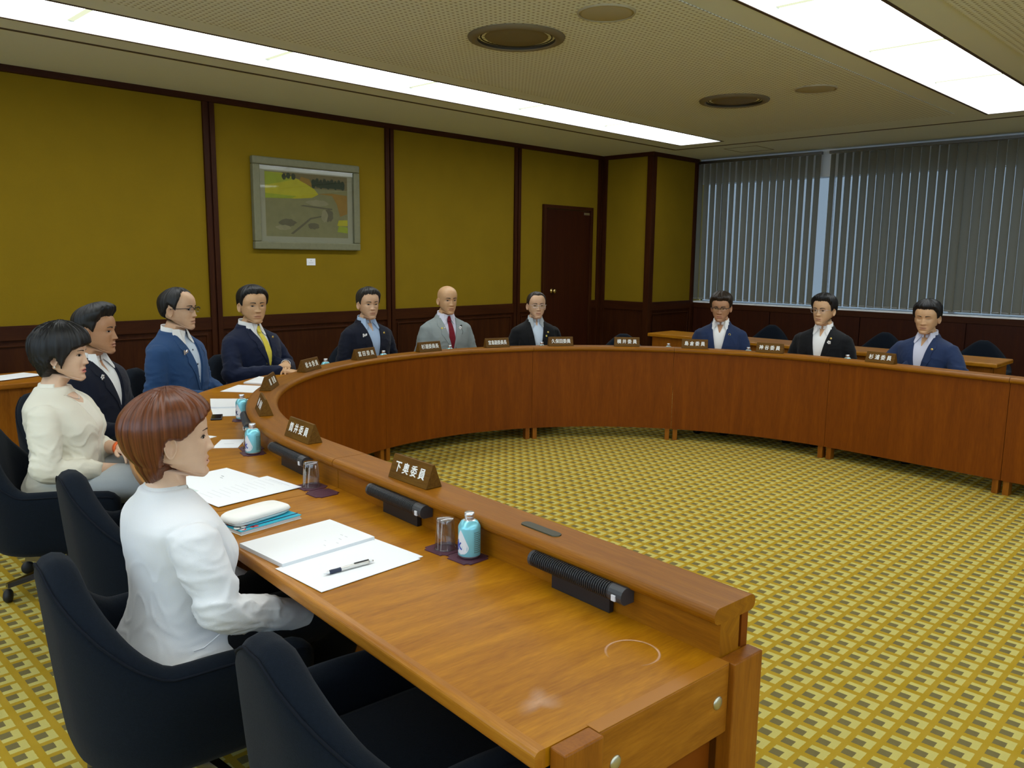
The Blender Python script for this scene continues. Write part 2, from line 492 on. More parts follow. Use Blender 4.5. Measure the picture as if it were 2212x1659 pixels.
for i, (x0, x1) in enumerate(((-4.82, -2.55), (-1.55, 0.72), (1.75, 3.6))):
    slab('perforated_field', x0, x1, -3.0, 8.30, H - 0.006, H - 0.001, M['perf'], ce)
slab('shadow_line', -5.89, -5.86, Y0, 8.80, H - 0.004, H, M['groove'], ce)
slab('shadow_line', -5.885, XR, 8.785, 8.815, H - 0.004, H, M['groove'], ce)
# faint access hatch in the border
hx, hy, hs = -5.15, 9.3, 0.22
for (a, b, c, d) in ((hx - hs, hx + hs, hy - hs, hy - hs + .008), (hx - hs, hx + hs, hy + hs - .008, hy + hs), (hx - hs, hx - hs + .008, hy - hs, hy + hs), (hx + hs - .008, hx + hs, hy - hs, hy + hs)):
    slab('hatch_edge', a, b, c, d, H - 0.003, H, M['vent_rim'], ce)

DEEP = 0.055
def light_trough(x0, x1, label):
    t = empty('ceiling_light', ((x0 + x1) / 2, 3.0, H))
    tag(t, label, 'light', 'long fluorescent troughs in the ceiling')
    cx = (x0 + x1) / 2; w = x1 - x0
    def put(name, xa, xb, ya, yb, za, zb, m):
        o = slab(name, xa - cx, xb - cx, ya - 3.0, yb - 3.0, za - H, zb - H, m, t)
        return o
    ends = [8.50, 7.06, 5.75, 4.44, 3.13, 1.82, 0.51, -0.80, -2.11, -3.2]
    for k in range(len(ends) - 1):
        put('diffuser_panel', x0, x1, ends[k + 1] + 0.02, ends[k] - (0.02 if k else 0), H + DEEP, H + DEEP + 0.004, M['panel_light'])
        put('joint_strip', x0, x1, ends[k + 1] - 0.02, ends[k + 1] + 0.02, H + DEEP - 0.001, H + DEEP + 0.003, M['divider'])
    put('side_trim', x0 - 0.018, x0, -3.2, 8.52, H, H + DEEP + .004, M['ceil_flat'])
    put('side_trim', x1, x1 + 0.018, -3.2, 8.52, H, H + DEEP + .004, M['ceil_flat'])
    for (xa, xb, ya, yb) in ((x0 - .022, x0, -3.2, 8.522), (x1, x1 + .022, -3.2, 8.522), (x0 - .022, x1 + .022, 8.50, 8.522)): put('shadow_trim', xa, xb, ya, yb, H - 0.003, H, M['groove'])
    put('end_trim', x0 - 0.018, x1 + 0.018, 8.50, 8.52, H, H + DEEP + .004, M['ceil_flat'])
light_trough(-5.60, -5.06, 'long narrow strip of lit ceiling panels along the left wall')
light_trough(-2.33, -1.79, 'broad bright strip of lit ceiling panels at the upper right')
light_trough(0.95, 1.49, 'third strip of lit ceiling panels, behind and right of the viewer')

def vent(x, y, r, label):
    t = empty('ceiling_vent', (x, y, H - 0.006)); tag(t, label, 'vent', 'round ceiling vents')
    lathe('rim', [(r * .80, -0.002), (r * .80, -0.018), (r * .88, -0.024), (r * .98, -0.014), (r, -0.002)], M['vent_rim'], t, 48)
    lathe('throat', [(r * .80, -0.016), (r * .79, 0.004), (0.0, 0.004)], M['vent_dark'], t, 48)
    lathe('cone', [(r * .66, 0.002), (r * .62, -0.008), (r * .3, -0.004), (0.0, -0.004)], M['vent_rim'], t, 48)
    lathe('deflector_ring', [(r * .74, 0.003), (r * .74, -0.004), (r * .715, -0.004), (r * .715, 0.003)], M['vent_dark'], t, 48)
vent(-3.68, 3.74, 0.30, 'large round brown ceiling vent at the top centre, the nearer of two')
vent(-3.70, 6.39, 0.29, 'round brown ceiling vent farther off, above the far end of the table')
for (x, y, lb) in ((-2.96, 3.71, 'flat round ceiling speaker grille beside the nearer vent, cut by the top edge'), (-2.99, 6.39, 'flat round ceiling speaker grille beside the farther vent')):
    t = empty('ceiling_speaker', (x, y, H - 0.006)); tag(t, lb, 'speaker', 'round ceiling speakers')
    lathe('grille', [(0.150, 0.0), (0.150, -0.004), (0.135, -0.008), (0.0, -0.008)], M['speaker_c'], t, 40)
    lathe('rim', [(0.150, 0.0), (0.150, -0.010), (0.158, -0.010), (0.162, 0.0)], M['speaker_c'], t, 40)

# left wall
wl = mesh_obj('wall_left', [(XL, Y0, 0), (XL, YC + .3, 0), (XL, YC + .3, H), (XL, Y0, H)], [(0, 1, 2, 3)], M['backwall'])
tag(wl, 'left wall of mustard cloth panels over a brown wood wainscot', None, None, 'structure')
posts_y = [-2.42, -0.51, 1.40, 3.32, 5.245, 7.145, 8.735]
def wx(name, y0, y1, z0, z1, d0, d1, m, bev=0.0):
    return box(name, (XL + (d0 + d1) / 2, (y0 + y1) / 2, (z0 + z1) / 2), (d1 - d0, y1 - y0, z1 - z0), m, wl, bev)
DY0, DY1, DZ = 7.60, 8.56, 2.06
prev = Y0
for i, py in enumerate(posts_y):
    w = 0.105
    # two narrow strips with a recess between
    wx('wood_post', py - w / 2, py - 0.008, 0, H, 0.0, 0.035, M['dark_v'], 0.002)
    wx('wood_post', py + 0.008, py + w / 2, 0, H, 0.0, 0.035, M['dark_v'], 0.002)
    wx('post_recess', py - 0.008, py + 0.008, 0, H, 0.0, 0.018, M['door'])
spans = [(posts_y[k] + 0.0525, posts_y[k + 1] - 0.0525) for k in range(len(posts_y) - 1)]
def wainscot_y(y0, y1):
    wx('wainscot_rail', y0, y1, WZ - 0.11, WZ, 0.0, 0.030, M['dark_y'], 0.002)
    wx('wainscot_panel', y0, y1, 0.0, WZ - 0.11, 0.0, 0.012, M['dark_v'])
    if y1 - y0 > 0.3:
        a, b = y0 + 0.035, y1 - 0.035
        z1, z0 = WZ - 0.145, 0.12
        wx('panel_moulding', a, b, z1 - 0.014, z1, 0.012, 0.026, M['dark_y'], 0.003)
        wx('panel_moulding', a, b, z0, z0 + 0.014, 0.012, 0.026, M['dark_y'], 0.003)
        wx('panel_moulding', a, a + 0.014, z0 + .014, z1 - .014, 0.012, 0.026, M['dark_v'], 0.003)
        wx('panel_moulding', b - 0.014, b, z0 + .014, z1 - .014, 0.012, 0.026, M['dark_v'], 0.003)
for (a, b) in spans:
    if a < DY0 < b:
        wx('wallpaper_panel', a, DY0, WZ, H - 0.05, 0.0, 0.010, M['wallpaper'])
        wx('wallpaper_panel', DY1, b, WZ, H - 0.05, 0.0, 0.010, M['wallpaper'])
        wx('wallpaper_panel', DY0, DY1, DZ, H - 0.05, 0.0, 0.010, M['wallpaper'])
        wainscot_y(a, DY0); wainscot_y(DY1, b)
    else:
        wx('wallpaper_panel', a, b, WZ, H - 0.05, 0.0, 0.010, M['wallpaper'])
        wainscot_y(a, b)
wx('cornice', Y0, YC, H - 0.05, H, 0.0, 0.045, M['dark_y'], 0.004)
wx('skirting', Y0, DY0, 0.0, 0.10, 0.0, 0.04, M['dark_y'], 0.003)

# door in the left wall
dr = empty('door_1', (XL, (DY0 + DY1) / 2, 0)); tag(dr, 'plain dark brown door in the left wall near the corner', None, None, 'structure')
def dx(name, y0, y1, z0, z1, d0, d1, m, bev=0.0):
    cy = (DY0 + DY1) / 2
    return box(name, ((d0 + d1) / 2, (y0 + y1) / 2 - cy, (z0 + z1) / 2), (d1 - d0, y1 - y0, z1 - z0), m, dr, bev)
dx('door_frame', DY0, DY0 + 0.045, 0, DZ, 0.012, 0.05, M['dark_v'], 0.003)
dx('door_frame', DY1 - 0.045, DY1, 0, DZ, 0.012, 0.05, M['dark_v'], 0.003)
dx('door_frame', DY0 + .045, DY1 - .045, DZ - 0.045, DZ, 0.012, 0.05, M['dark_y'], 0.003)
dx('door_leaf', DY0 + 0.05, DY1 - 0.05, 0.01, DZ - 0.05, 0.014, 0.030, M['door'], 0.002)
kn = lathe('door_knob', [(0.0, 0.0), (0.030, 0.0), (0.030, 0.006), (0.012, 0.010), (0.012, 0.032), (0.022, 0.038), (0.028, 0.050), (0.024, 0.062), (0.010, 0.068), (0.0, 0.068)], M['brass'], dr, 24)
kn.rotation_euler = (0, math.pi / 2, 0); kn.location = (0.03, 7.78 - (DY0 + DY1) / 2, 0.985)
dx('door_label', DY1 - 0.17, DY1 - 0.06, DZ - 0.10, DZ - 0.07, 0.030, 0.034, M['bolt'], 0.001)

# projecting pillar in the far corner: one face toward us, one face toward the right
wf = mesh_obj('wall_far', [(XL, YC, 0), (XP, YC, 0), (XP, YW + .3, 0), (XL, YC, H), (XP, YC, H), (XP, YW + .3, H)], [(0, 1, 4, 3), (1, 2, 5, 4)], M['backwall'])
tag(wf, 'corner pillar clad in mustard cloth above brown wood panels', None, None, 'structure')
def py_(name, x0, x1, z0, z1, d0, d1, m, bev=0.0):   # on the face y = YC
    return box(name, ((x0 + x1) / 2, YC - (d0 + d1) / 2, (z0 + z1) / 2), (x1 - x0, d1 - d0, z1 - z0), m, wf, bev)
def px_(name, y0, y1, z0, z1, d0, d1, m, bev=0.0):   # on the face x = XP
    return box(name, (XP + (d0 + d1) / 2, (y0 + y1) / 2, (z0 + z1) / 2), (d1 - d0, y1 - y0, z1 - z0), m, wf, bev)
py_('wood_post', XL + 0.04, XL + 0.10, 0, H, 0, 0.03, M['dark_v'], 0.002)
py_('wood_post', XP - 0.05, XP + 0.035, 0, H, 0, 0.035, M['dark_v'], 0.002)
py_('wallpaper_panel', XL + 0.10, XP - 0.05, WZ, H - 0.05, 0, 0.010, M['wallpaper'])
py_('wainscot_rail', XL + 0.10, XP - 0.05, WZ - 0.11, WZ, 0, 0.028, M['dark_x'], 0.002)
py_('wainscot_panel', XL + 0.10, XP - 0.05, 0, WZ - 0.11, 0, 0.012, M['dark_v'])
py_('cornice', XL + 0.04, XP + 0.045, H - 0.05, H, 0, 0.045, M['dark_x'], 0.004)
px_('wood_post', YC, YC + 0.055, 0, H, 0, 0.035, M['dark_v'], 0.002)
px_('wood_post', YW - 0.06, YW, 0, H, 0, 0.035, M['dark_v'], 0.002)
px_('wallpaper_panel', YC + 0.055, YW - 0.06, WZ, H - 0.05, 0, 0.010, M['wallpaper'])
px_('wainscot_rail', YC + 0.055, YW - 0.06, WZ - 0.11, WZ, 0, 0.028, M['dark_y'], 0.002)
px_('wainscot_panel', YC + 0.055, YW - 0.06, 0, WZ - 0.11, 0, 0.012, M['dark_v'])
px_('cornice', YC, YW, H - 0.05, H, 0, 0.045, M['dark_y'], 0.004)
a, b = YC + 0.09, YW - 0.095
px_('panel_moulding', a, b, WZ - 0.16, WZ - 0.146, 0.012, 0.026, M['dark_y'], 0.003)
px_('panel_moulding', a, a + 0.014, 0.12, WZ - 0.16, 0.012, 0.026, M['dark_v'], 0.003)
px_('panel_moulding', b - 0.014, b, 0.12, WZ - 0.16, 0.012, 0.026, M['dark_v'], 0.003)

# window wall
SZ, TZ = 0.835, 2.42
ww = mesh_obj('wall_window', [(XP, YW + .06, 0), (XR, YW + .06, 0), (XR, YW + .06, SZ - .02), (XP, YW + .06, SZ - .02)], [(0, 1, 2, 3)], M['door'])
tag(ww, 'dark wood wall below the window blinds', None, None, 'structure')
for k in range(9):
    x0 = XP + 0.01 + k * 1.16
    box('wainscot_panel', (x0 + 0.575, YW + .05, SZ / 2 - .03), (1.15, 0.02, SZ - 0.10), M['door'], ww, 0.003)
box('wainscot_rail', ((XP + XR) / 2, YW + .045, SZ - 0.055), (XR - XP, 0.03, 0.07), M['dark_x'], ww, 0.002)
wi = empty('window_1', (XP, YW + .2, SZ)); tag(wi, 'wide daylit window behind grey vertical blinds', None, None, 'structure')
def wv(name, x0, x1, y0, y1, z0, z1, m, bev=0.0):
    return box(name, ((x0 + x1) / 2 - XP, (y0 + y1) / 2 - YW - .2, (z0 + z1) / 2 - SZ), (x1 - x0, y1 - y0, z1 - z0), m, wi, bev)
wv('window_sill', XP, XR, YW + .03, YW + .30, SZ - 0.02, SZ, M['sill'], 0.003)
wv('window_head', XP, XR, YW + .10, YW + .30, TZ, H, M['sill'])
wv('window_pane', XP + 0.01, XP + 0.28, YW + .225, YW + .233, SZ, TZ, M['pane_far'])
for k in range(8):
    x = XP + 0.31 + k * 1.48
    wv('window_mullion', x - 0.03, x + 0.03, YW + .20, YW + .26, SZ, TZ, M['alu'])
for k in range(7):
    x = XP + 0.34 + k * 1.48
    wv('window_pane', x, x + 1.42, YW + .225, YW + .233, SZ, TZ, M['pane_far'])

# vertical blinds: every slat its own piece, sharing one mesh
slat_me = None
GAPX = -4.41
def blind(x0, x1, label, ang, seed):
    global slat_me
    rr = random.Random(seed)
    t = empty('vertical_blind', (x0, YW, H - 0.03)); tag(t, label, 'blind', 'grey vertical blinds at the window')
    box('head_rail', ((x1 - x0) / 2, 0.0, -0.02), (x1 - x0, 0.045, 0.035), M['steel'], t, 0.003)
    if slat_me is None:
        V, F = [], []
        n = 6; W = 0.104; Z0, Z1 = -(H - 0.03 - SZ - 0.028), -0.04
        for zi in range(2):
            for k in range(n + 1):
                u = (k / n - .5)
                V.append((u * W, 0.006 * (1 - (2 * u) ** 2), (Z0, Z1)[zi]))
        for k in range(n): F.append((k, k + 1, n + 2 + k, n + 1 + k))
        slat_me = bpy.data.meshes.new('slat'); slat_me.from_pydata(V, [], F); slat_me.materials.append(M['blind'])
        slat_me.polygons.foreach_set('use_smooth', [True] * n)
    n = int(round((x1 - x0) / 0.094))
    for k in range(n):
        o = bpy.data.objects.new('slat', slat_me); COL.objects.link(o); o.parent = t
        o.location = ((k + .5) * (x1 - x0) / n, 0, 0)
        gd = abs(x0 + o.location.x - GAPX)          # slats beside the parting stand more open
        o.rotation_euler = (0, 0, math.radians(ang + rr.uniform(-6, 6) - 14 * max(0.0, 1 - gd / 0.45)))
    z = -(H - 0.03 - SZ - 0.045)
    tube('bottom_chain', [((x1 - x0) * q / 40, -0.006 + .004 * (q % 2), z - 0.006 * (q % 2)) for q in range(41)], 0.0022, M['switch'], t, 5)
blind(XP + 0.02, GAPX - 0.045, 'left grey vertical blind between the corner pillar and the bright gap', -20, 3)
blind(GAPX + 0.045, 1.2, 'right grey vertical blind, right of the bright gap to the frame edge', -20, 4)
blind(1.22, XR - 0.02, 'grey vertical blind at the far right, outside the picture', -20, 5)

# walls behind and right of the viewer; their windows are added to supply daylight
def holed_wall(name, horiz, a0, a1, pos, w0, w1, z0, z1, label, n):
    """wall in a plane x = pos (horiz False) or y = pos (horiz True) with one wide window opening"""
    def P(a, z): return (a, pos, z) if horiz else (pos, a, z)
    V = [P(a0, 0), P(w0, 0), P(w1, 0), P(a1, 0), P(a0, z0), P(w0, z0), P(w1, z0), P(a1, z0), P(a0, z1), P(w0, z1), P(w1, z1), P(a1, z1), P(a0, H), P(w0, H), P(w1, H), P(a1, H)]
    F = [(r * 4 + c, r * 4 + c + 1, r * 4 + c + 5, r * 4 + c + 4) for r in range(3) for c in range(3) if not (r == 1 and c == 1)]
    w = mesh_obj(name, V, F, M['backwall']); tag(w, label, None, None, 'structure')
    t = empty('window_%d' % n, P((w0 + w1) / 2, z0)); tag(t, 'plain window added in the ' + ('rear' if horiz else 'right') + ' wall, out of view, to supply daylight', None, None, 'structure')
    m = (w0 + w1) / 2
    def bx(nm, u0, u1, za, zb, th, mm):
        o = box(nm, ((u0 + u1) / 2 - m, 0, (za + zb) / 2 - z0) if horiz else (0, (u0 + u1) / 2 - m, (za + zb) / 2 - z0), (u1 - u0, th, zb - za) if horiz else (th, u1 - u0, zb - za), mm, t)
    k = int((w1 - w0) / 1.4)
    for q in range(k + 1):
        u = w0 + (w1 - w0) * q / k; bx('window_mullion', u - .03, u + .03, z0, z1, .06, M['alu'])
    for q in range(k):
        bx('window_pane', w0 + (w1 - w0) * q / k + .03, w0 + (w1 - w0) * (q + 1) / k - .03, z0, z1, .006, M['pane'])
holed_wall('wall_right', False, Y0, YW + .3, XR, -2.4, 5.6, 0.85, 2.5, 'plain wall with an added daylight window on the right, outside the picture', 2)
holed_wall('wall_back', True, XL, XR, Y0, -5.4, 3.0, 0.85, 2.5, 'plain wall with an added daylight window behind the viewer', 3)

# ------------------------------------------------------------------ the oval committee table
TR = -0.08; TCX, TCY = -2.36, 3.606; RI, EX = 2.007, 2.11
ct, st_ = math.cos(TR), math.sin(TR)
ZT, ZL = 0.62, 0.725
def t2w(u, v): return (TCX + ct * u - st_ * v, TCY + st_ * u + ct * v)
def pt(s, o):
    """s: arc parameter in degrees; below 0 = metres along the near arm, above 180 = along the far arm"""
    if s < 0: return t2w(-s, -(RI + o))
    if s > 180: return t2w(s - 180, RI + o)
    a = math.radians(s)
    return t2w(-(EX + o) * math.sin(a), -(RI + o) * math.cos(a))
def length_at(s):
    if s < 0: return s
    if s > 180: return math.pi * 2.06 + (s - 180)
    return math.radians(s) * 2.06
def samples(s0, s1):
    out = [s0]
    if s0 < 0 and s1 > 0: out.append(0.0)
    if s1 <= 0: out.append(s1)
    a = max(s0, 0); b = min(s1, 180)
    if b > a:
        n = max(2, int((b - a) / 2.0))
        out += [a + (b - a) * k / n for k in range(n + 1)]
    if s1 > 180: out += ([180.0] if s0 < 180 else []) + [s1]
    res = []
    for x in out:
        if not res or x - res[-1] > 1e-6: res.append(x)
    return res
def sweep(name, prof, s0, s1, m, parent, smooth_prof=True, along_u=True):
    """sweep a closed (offset,z) outline along the table curve"""
    S = samples(s0, s1); n = len(prof)
    V, UV, F = [], [], []
    per = [0.0]
    for i in range(1, n + 1):
        a, b = prof[i - 1], prof[i % n]
        per.append(per[-1] + math.hypot(b[0] - a[0], b[1] - a[1]))
    for s in S:
        L_ = length_at(s)
        for i, (o, z) in enumerate(prof):
            x, y = pt(s, o)
            V.append((x - TCX, y - TCY, z)); UV.append((L_, per[i]))
    for j in range(len(S) - 1):
        for i in range(n):
            i2 = (i + 1) % n
            F.append((j * n + i, (j + 1) * n + i, (j + 1) * n + i2, j * n + i2))
    F.append(tuple(range(n))); F.append(tuple(reversed([(len(S) - 1) * n + i for i in range(n)])))
    o = mesh_obj(name, V, F, m, parent, False, UV)
    return o
def rounded(o0, o1, z0, z1, r, left=True, right=True, k=5):
    """rounded-end bar profile, clockwise so that the sweep faces point outwards"""
    P = []
    def arc(cx, cz, a0, a1):
        for q in range(k + 1):
            a = math.radians(a0 + (a1 - a0) * q / k); P.append((cx + r * math.cos(a), cz + r * math.sin(a)))
    if left: arc(o0 + r, z0 + r, 270, 180); arc(o0 + r, z1 - r, 180, 90)
    else: P += [(o0, z0), (o0, z1)]
    if right: arc(o1 - r, z1 - r, 90, 0); arc(o1 - r, z0 + r, 0, -90)
    else: P += [(o1, z1), (o1, z0)]
    return P
END = -1.772
units = [(-1.772, -0.24), (-0.24, 40), (40, 76), (76, 112.6), (112.6, 143.5), (143.5, 174.8), (174.8, 180.95), (180.95, 182.1), (182.1, 183.2)]
ulabels = ['nearest straight section of the teak committee table, ending at the lower right',
           'curved teak table section under the second name plate from the front',
           'curved teak table section at the left bend below the two edge-on name plates',
           'curved teak table section in front of the bald man in grey',
           'middle teak table section of the far side, in front of the empty seat',
           'teak table section of the far side in front of the man with black-rimmed glasses',
           'teak table section in front of the man with closed eyes at the right',
           'last teak table section in the frame at the right edge',
           'teak table section just beyond the right edge of the picture']
for ui, ((s0, s1), lb) in enumerate(zip(units, ulabels)):
    t = empty('committee_table', (TCX, TCY, 0)); tag(t, lb, 'table', 'sections of the oval committee table')
    g0 = 0.0012 if s0 < 0 or s0 > 180 else 0.03
    a = s0 + g0; b = s1 - (0.0015 if s1 < 0 or s1 > 180 else 0.03)
    sweep('desktop', [(0.02, ZT - 0.034), (0.02, ZT), (0.566, ZT), (0.566, ZT - 0.034)], a, b, M['desk_top'], t)
    sweep('desk_edge', rounded(0.566, 0.589, ZT - 0.036, ZT + 0.0005, 0.0105, False, True), a, b, M['edge'], t)
    sweep('riser', [(0.030, ZT), (0.030, ZL - 0.034), (0.095, ZL - 0.034), (0.095, ZT)], a, b, M['ledge'], t)
    sweep('ledge', rounded(-0.024, 0.117, ZL - 0.034, ZL, 0.0165, True, True), a, b, M['ledge'], t)
    sweep('front_panel', [(0.0, 0.09), (0.0, ZL - 0.034), (0.022, ZL - 0.034), (0.022, 0.09)], a, b, M['panel'], t)
    # added dark strip that stops light leaking through the joint to the next unit
    sj = s1 - (0.009 if (s1 < 0 or s1 > 180) else math.degrees(0.009 / 2.06)); xj, yj = pt(sj, 0.028); xk, yk = pt(sj, 0.2)
    if ui < len(units) - 1: box('joint_strip', (xj - TCX, yj - TCY, 0.385), (0.010, 0.016, 0.58), M['door'], t, 0.0, math.atan2(yk - yj, xk - xj))
    # feet and inner gables at both ends of the unit
    for s, sg in ((s0, 1), (s1, -1)):
        if ui == 0 and sg == 1: continue
        ds = (0.03 if (s < 0 or s >= 180) else math.degrees(0.03 / 2.06)) * sg
        sm = s + ds
        x, y = pt(sm, 0.04); x2, y2 = pt(sm, 0.2)
        ang = math.atan2(y2 - y, x2 - x)
        box('foot', (x - TCX, y - TCY, 0.045), (0.06, 0.035, 0.09), M['teak_box'], t, 0.002, ang)
        xa, ya = pt(sm, 0.03); xb, yb = pt(sm, 0.50)
        box('gable', ((xa + xb) / 2 - TCX, (ya + yb) / 2 - TCY, 0.33), (0.46, 0.022, 0.47), M['teak_box'], t, 0.002, ang)
    if ui == 0:
        # end frame of the near arm
        def endbox(name, o0, o1, z0, z1, u0, u1, m, bev):
            xc, yc = t2w((u0 + u1) / 2, -(RI + (o0 + o1) / 2))
            return box(name, (xc - TCX, yc - TCY, (z0 + z1) / 2), (u1 - u0, o1 - o0, z1 - z0), m, t, bev, TR)
        ue = 1.7725
        endbox('end_post', -0.002, 0.095, 0.0, ZT + 0.001, ue, ue + 0.036, M['teak_box'], 0.003)
        endbox('end_post', 0.468, 0.558, 0.0, ZT + 0.001, ue, ue + 0.036, M['teak_box'], 0.003)
        endbox('end_rail', 0.096, 0.467, 0.475, ZT - 0.001, ue, ue + 0.024, M['teak_rail'], 0.002)
        endbox('desk_end_strip', 0.096, 0.467, ZT - 0.001, ZT + 0.0006, ue - 0.006, ue + 0.023, M['edge'], 0.0)
        endbox('end_panel', 0.096, 0.467, 0.10, 0.47, ue - 0.03, ue - 0.012, M['panel'], 0.001)
        for o_ in (0.13, 0.425):
            xc, yc = t2w(ue + 0.024, -(RI + o_))
            bo = lathe('bolt', [(0.0, 0.004), (0.010, 0.0035), (0.0135, 0.0015), (0.0135, -0.001)], M['bolt'], t, 24)
            bo.rotation_euler = (0, math.pi / 2, TR); bo.location = (xc - TCX, yc - TCY, 0.548)
        # marks on the desktop: pale cup ring and a faded patch, thin film of worn varnish
        film = bpy.data.materials.new('worn_varnish'); film.use_nodes = True
        nt, N, L, p = nodes_of(film)
        p.inputs['Base Color'].default_value = (0.80, 0.48, 0.30, 1); p.inputs['Roughness'].default_value = 0.6
        tcn = N.new('ShaderNodeTexCoord'); nz = N.new('ShaderNodeTexNoise'); nz.inputs['Scale'].default_value = 14
        L.new(tcn.outputs['Object'], nz.inputs['Vector'])
        at = N.new('ShaderNodeAttribute'); at.attribute_name = 'fade'
        mu = N.new('ShaderNodeMath'); mu.operation = 'MULTIPLY'; L.new(nz.outputs['Fac'], mu.inputs[0]); L.new(at.outputs['Fac'], mu.inputs[1])
        L.new(mu.outputs[0], p.inputs['Alpha'])
        def film_mesh(name, V, F, fade):
            me = bpy.data.meshes.new(name); me.from_pydata(V, [], F); me.materials.append(film)
            at_ = me.attributes.new('fade', 'FLOAT', 'POINT'); at_.data.foreach_set('value', fade)
            return link(name, me, t)
        V, F, fa = [], [], []
        cx0, cy0 = -0.895 - TCX, 1.262 - TCY
        K = 48
        for k in range(K + 1):
            a_ = math.radians(-35 + 300 * k / K)
            for r_, f_ in ((0.0500, 0.0), (0.0535, 1.0), (0.0570, 0.0)):
                V.append((cx0 + r_ * math.cos(a_), cy0 + r_ * math.sin(a_), ZT + 0.0008)); fa.append(f_ * 1.9 * math.sin(math.pi * min(1, (k + 2) / K)))
        for k in range(K):
            for j in range(2): F.append((3 * k + j, 3 * k + j + 1, 3 * k + 4 + j, 3 * k + 3 + j))
        film_mesh('cup_ring_mark', V, F, fa)
        V = [(-0.902 - TCX, 0.995 - TCY, ZT + 0.0008)]; F = []; fa = [0.8]
        for k in range(24):
            a_ = 2 * math.pi * k / 24
            rr = 1 + .25 * math.sin(3 * a_) + .15 * math.sin(5 * a_ + 1)
            V.append((-0.902 - TCX + 0.035 * rr * math.cos(a_), 0.995 - TCY + 0.05 * rr * math.sin(a_), ZT + 0.0008)); fa.append(0.0)
            F.append((0, 1 + k, 1 + (k + 1) % 24))
        film_mesh('faded_patch', V, F, fa)
        # flush oval cover plate on the ledge
        V, F = [], []
        xc, yc = pt(-1.205, 0.055)
        n = 28
        for z, sh in ((ZL - .001, 0), (ZL + 0.0025, 0.0012)):
            for k in range(n):
                a_ = 2 * math.pi * k / n
                ux = (0.052 if math.cos(a_) > 0 else -0.052) + (0.016 - sh) * math.cos(a_); uy = (0.016 - sh) * math.sin(a_)
                V.append((xc - TCX + ct * ux - st_ * uy, yc - TCY + st_ * ux + ct * uy, z))
        F = [(k, (k + 1) % n, n + (k + 1) % n, n + k) for k in range(n)] + [tuple(range(n, 2 * n))]
        mesh_obj('cable_slot_cover', V, F, mat('dark_bronze_plate', (0.05, 0.045, 0.02), 0.35, 0.6), t)

# ------------------------------------------------------------------ ribbed desk microphones under the ledge
def mic_unit(s, label):
    x, y = pt(s, 0.0955); xo, yo = pt(s, 0.3)
    ang = math.atan2(yo - y, xo - x) - math.pi / 2          # local +y points to the seat, local +x along the table
    t = empty('desk_microphone', (x, y, ZT), ang); tag(t, label, 'microphone', 'ribbed desk microphones under the ledge')
    W = 0.30; cz, cy, r = 0.060, 0.026, 0.0195
    def prof(rad):
        P = []
        for q in range(9):
            a = math.radians(-70 + 180 * q / 8); P.append((cy + rad * math.cos(a), cz + rad * math.sin(a)))
        P += [(0.002, cz + rad), (0.002, cz - rad * .92)]
        return P
    def bar(name, x0, x1, rad, m, nseg=1, ribs=False):
        V, F = [], []; secs = []
        if ribs:
            n = 38; d = (x1 - x0) / n
            for k in range(n):
                secs += [(x0 + k * d, rad - 0.0035), (x0 + (k + .15) * d, rad), (x0 + (k + .6) * d, rad), (x0 + (k + .75) * d, rad - 0.0035)]
        else: secs = [(x0, rad), (x1, rad)]
        for xx, rr in secs:
            P = prof(rr); n = len(P)
            V += [(xx, p[0], p[1]) for p in P]
        for j in range(len(secs) - 1):
            for i in range(n):
                i2 = (i + 1) % n; F.append((j * n + i, j * n + i2, (j + 1) * n + i2, (j + 1) * n + i))
        F.append(tuple(range(n - 1, -1, -1))); F.append(tuple((len(secs) - 1) * n + i for i in range(n)))
        return mesh_obj(name, V, F, m, t)
    # the switch end lies at local -x (towards the open end of the arm)
    bar('ribbed_grille', -W / 2 + 0.040, W / 2 - 0.010, r, M['mic'], ribs=True)
    bar('end_cap', W / 2 - 0.010, W / 2, r, M['mic_end'])
    ec = bar('switch_cap', -W / 2, -W / 2 + 0.040, r, M['mic_end'])
    box('mount_and_shadow', (0, 0.010, 0.022), (W * .62, 0.014, 0.044), M['black'], t, 0.001)  # black block stands for the mount and the shadow beneath the bar
    b = box('switch_button', (-W / 2 + 0.021, cy + r * 0.95, cz - 0.004), (0.012, 0.006, 0.014), M['switch'], t, 0.001)
    return t
mic_unit(-1.40, 'black ribbed desk microphone nearest the open end of the table, grey switch')
mic_unit(-0.645, 'black ribbed desk microphone below the nearest name plate')
mic_unit(2.0, 'black ribbed desk microphone below the second name plate from the front')
mic_unit(19.5, 'black desk microphone at the bend, beside the can on the left')

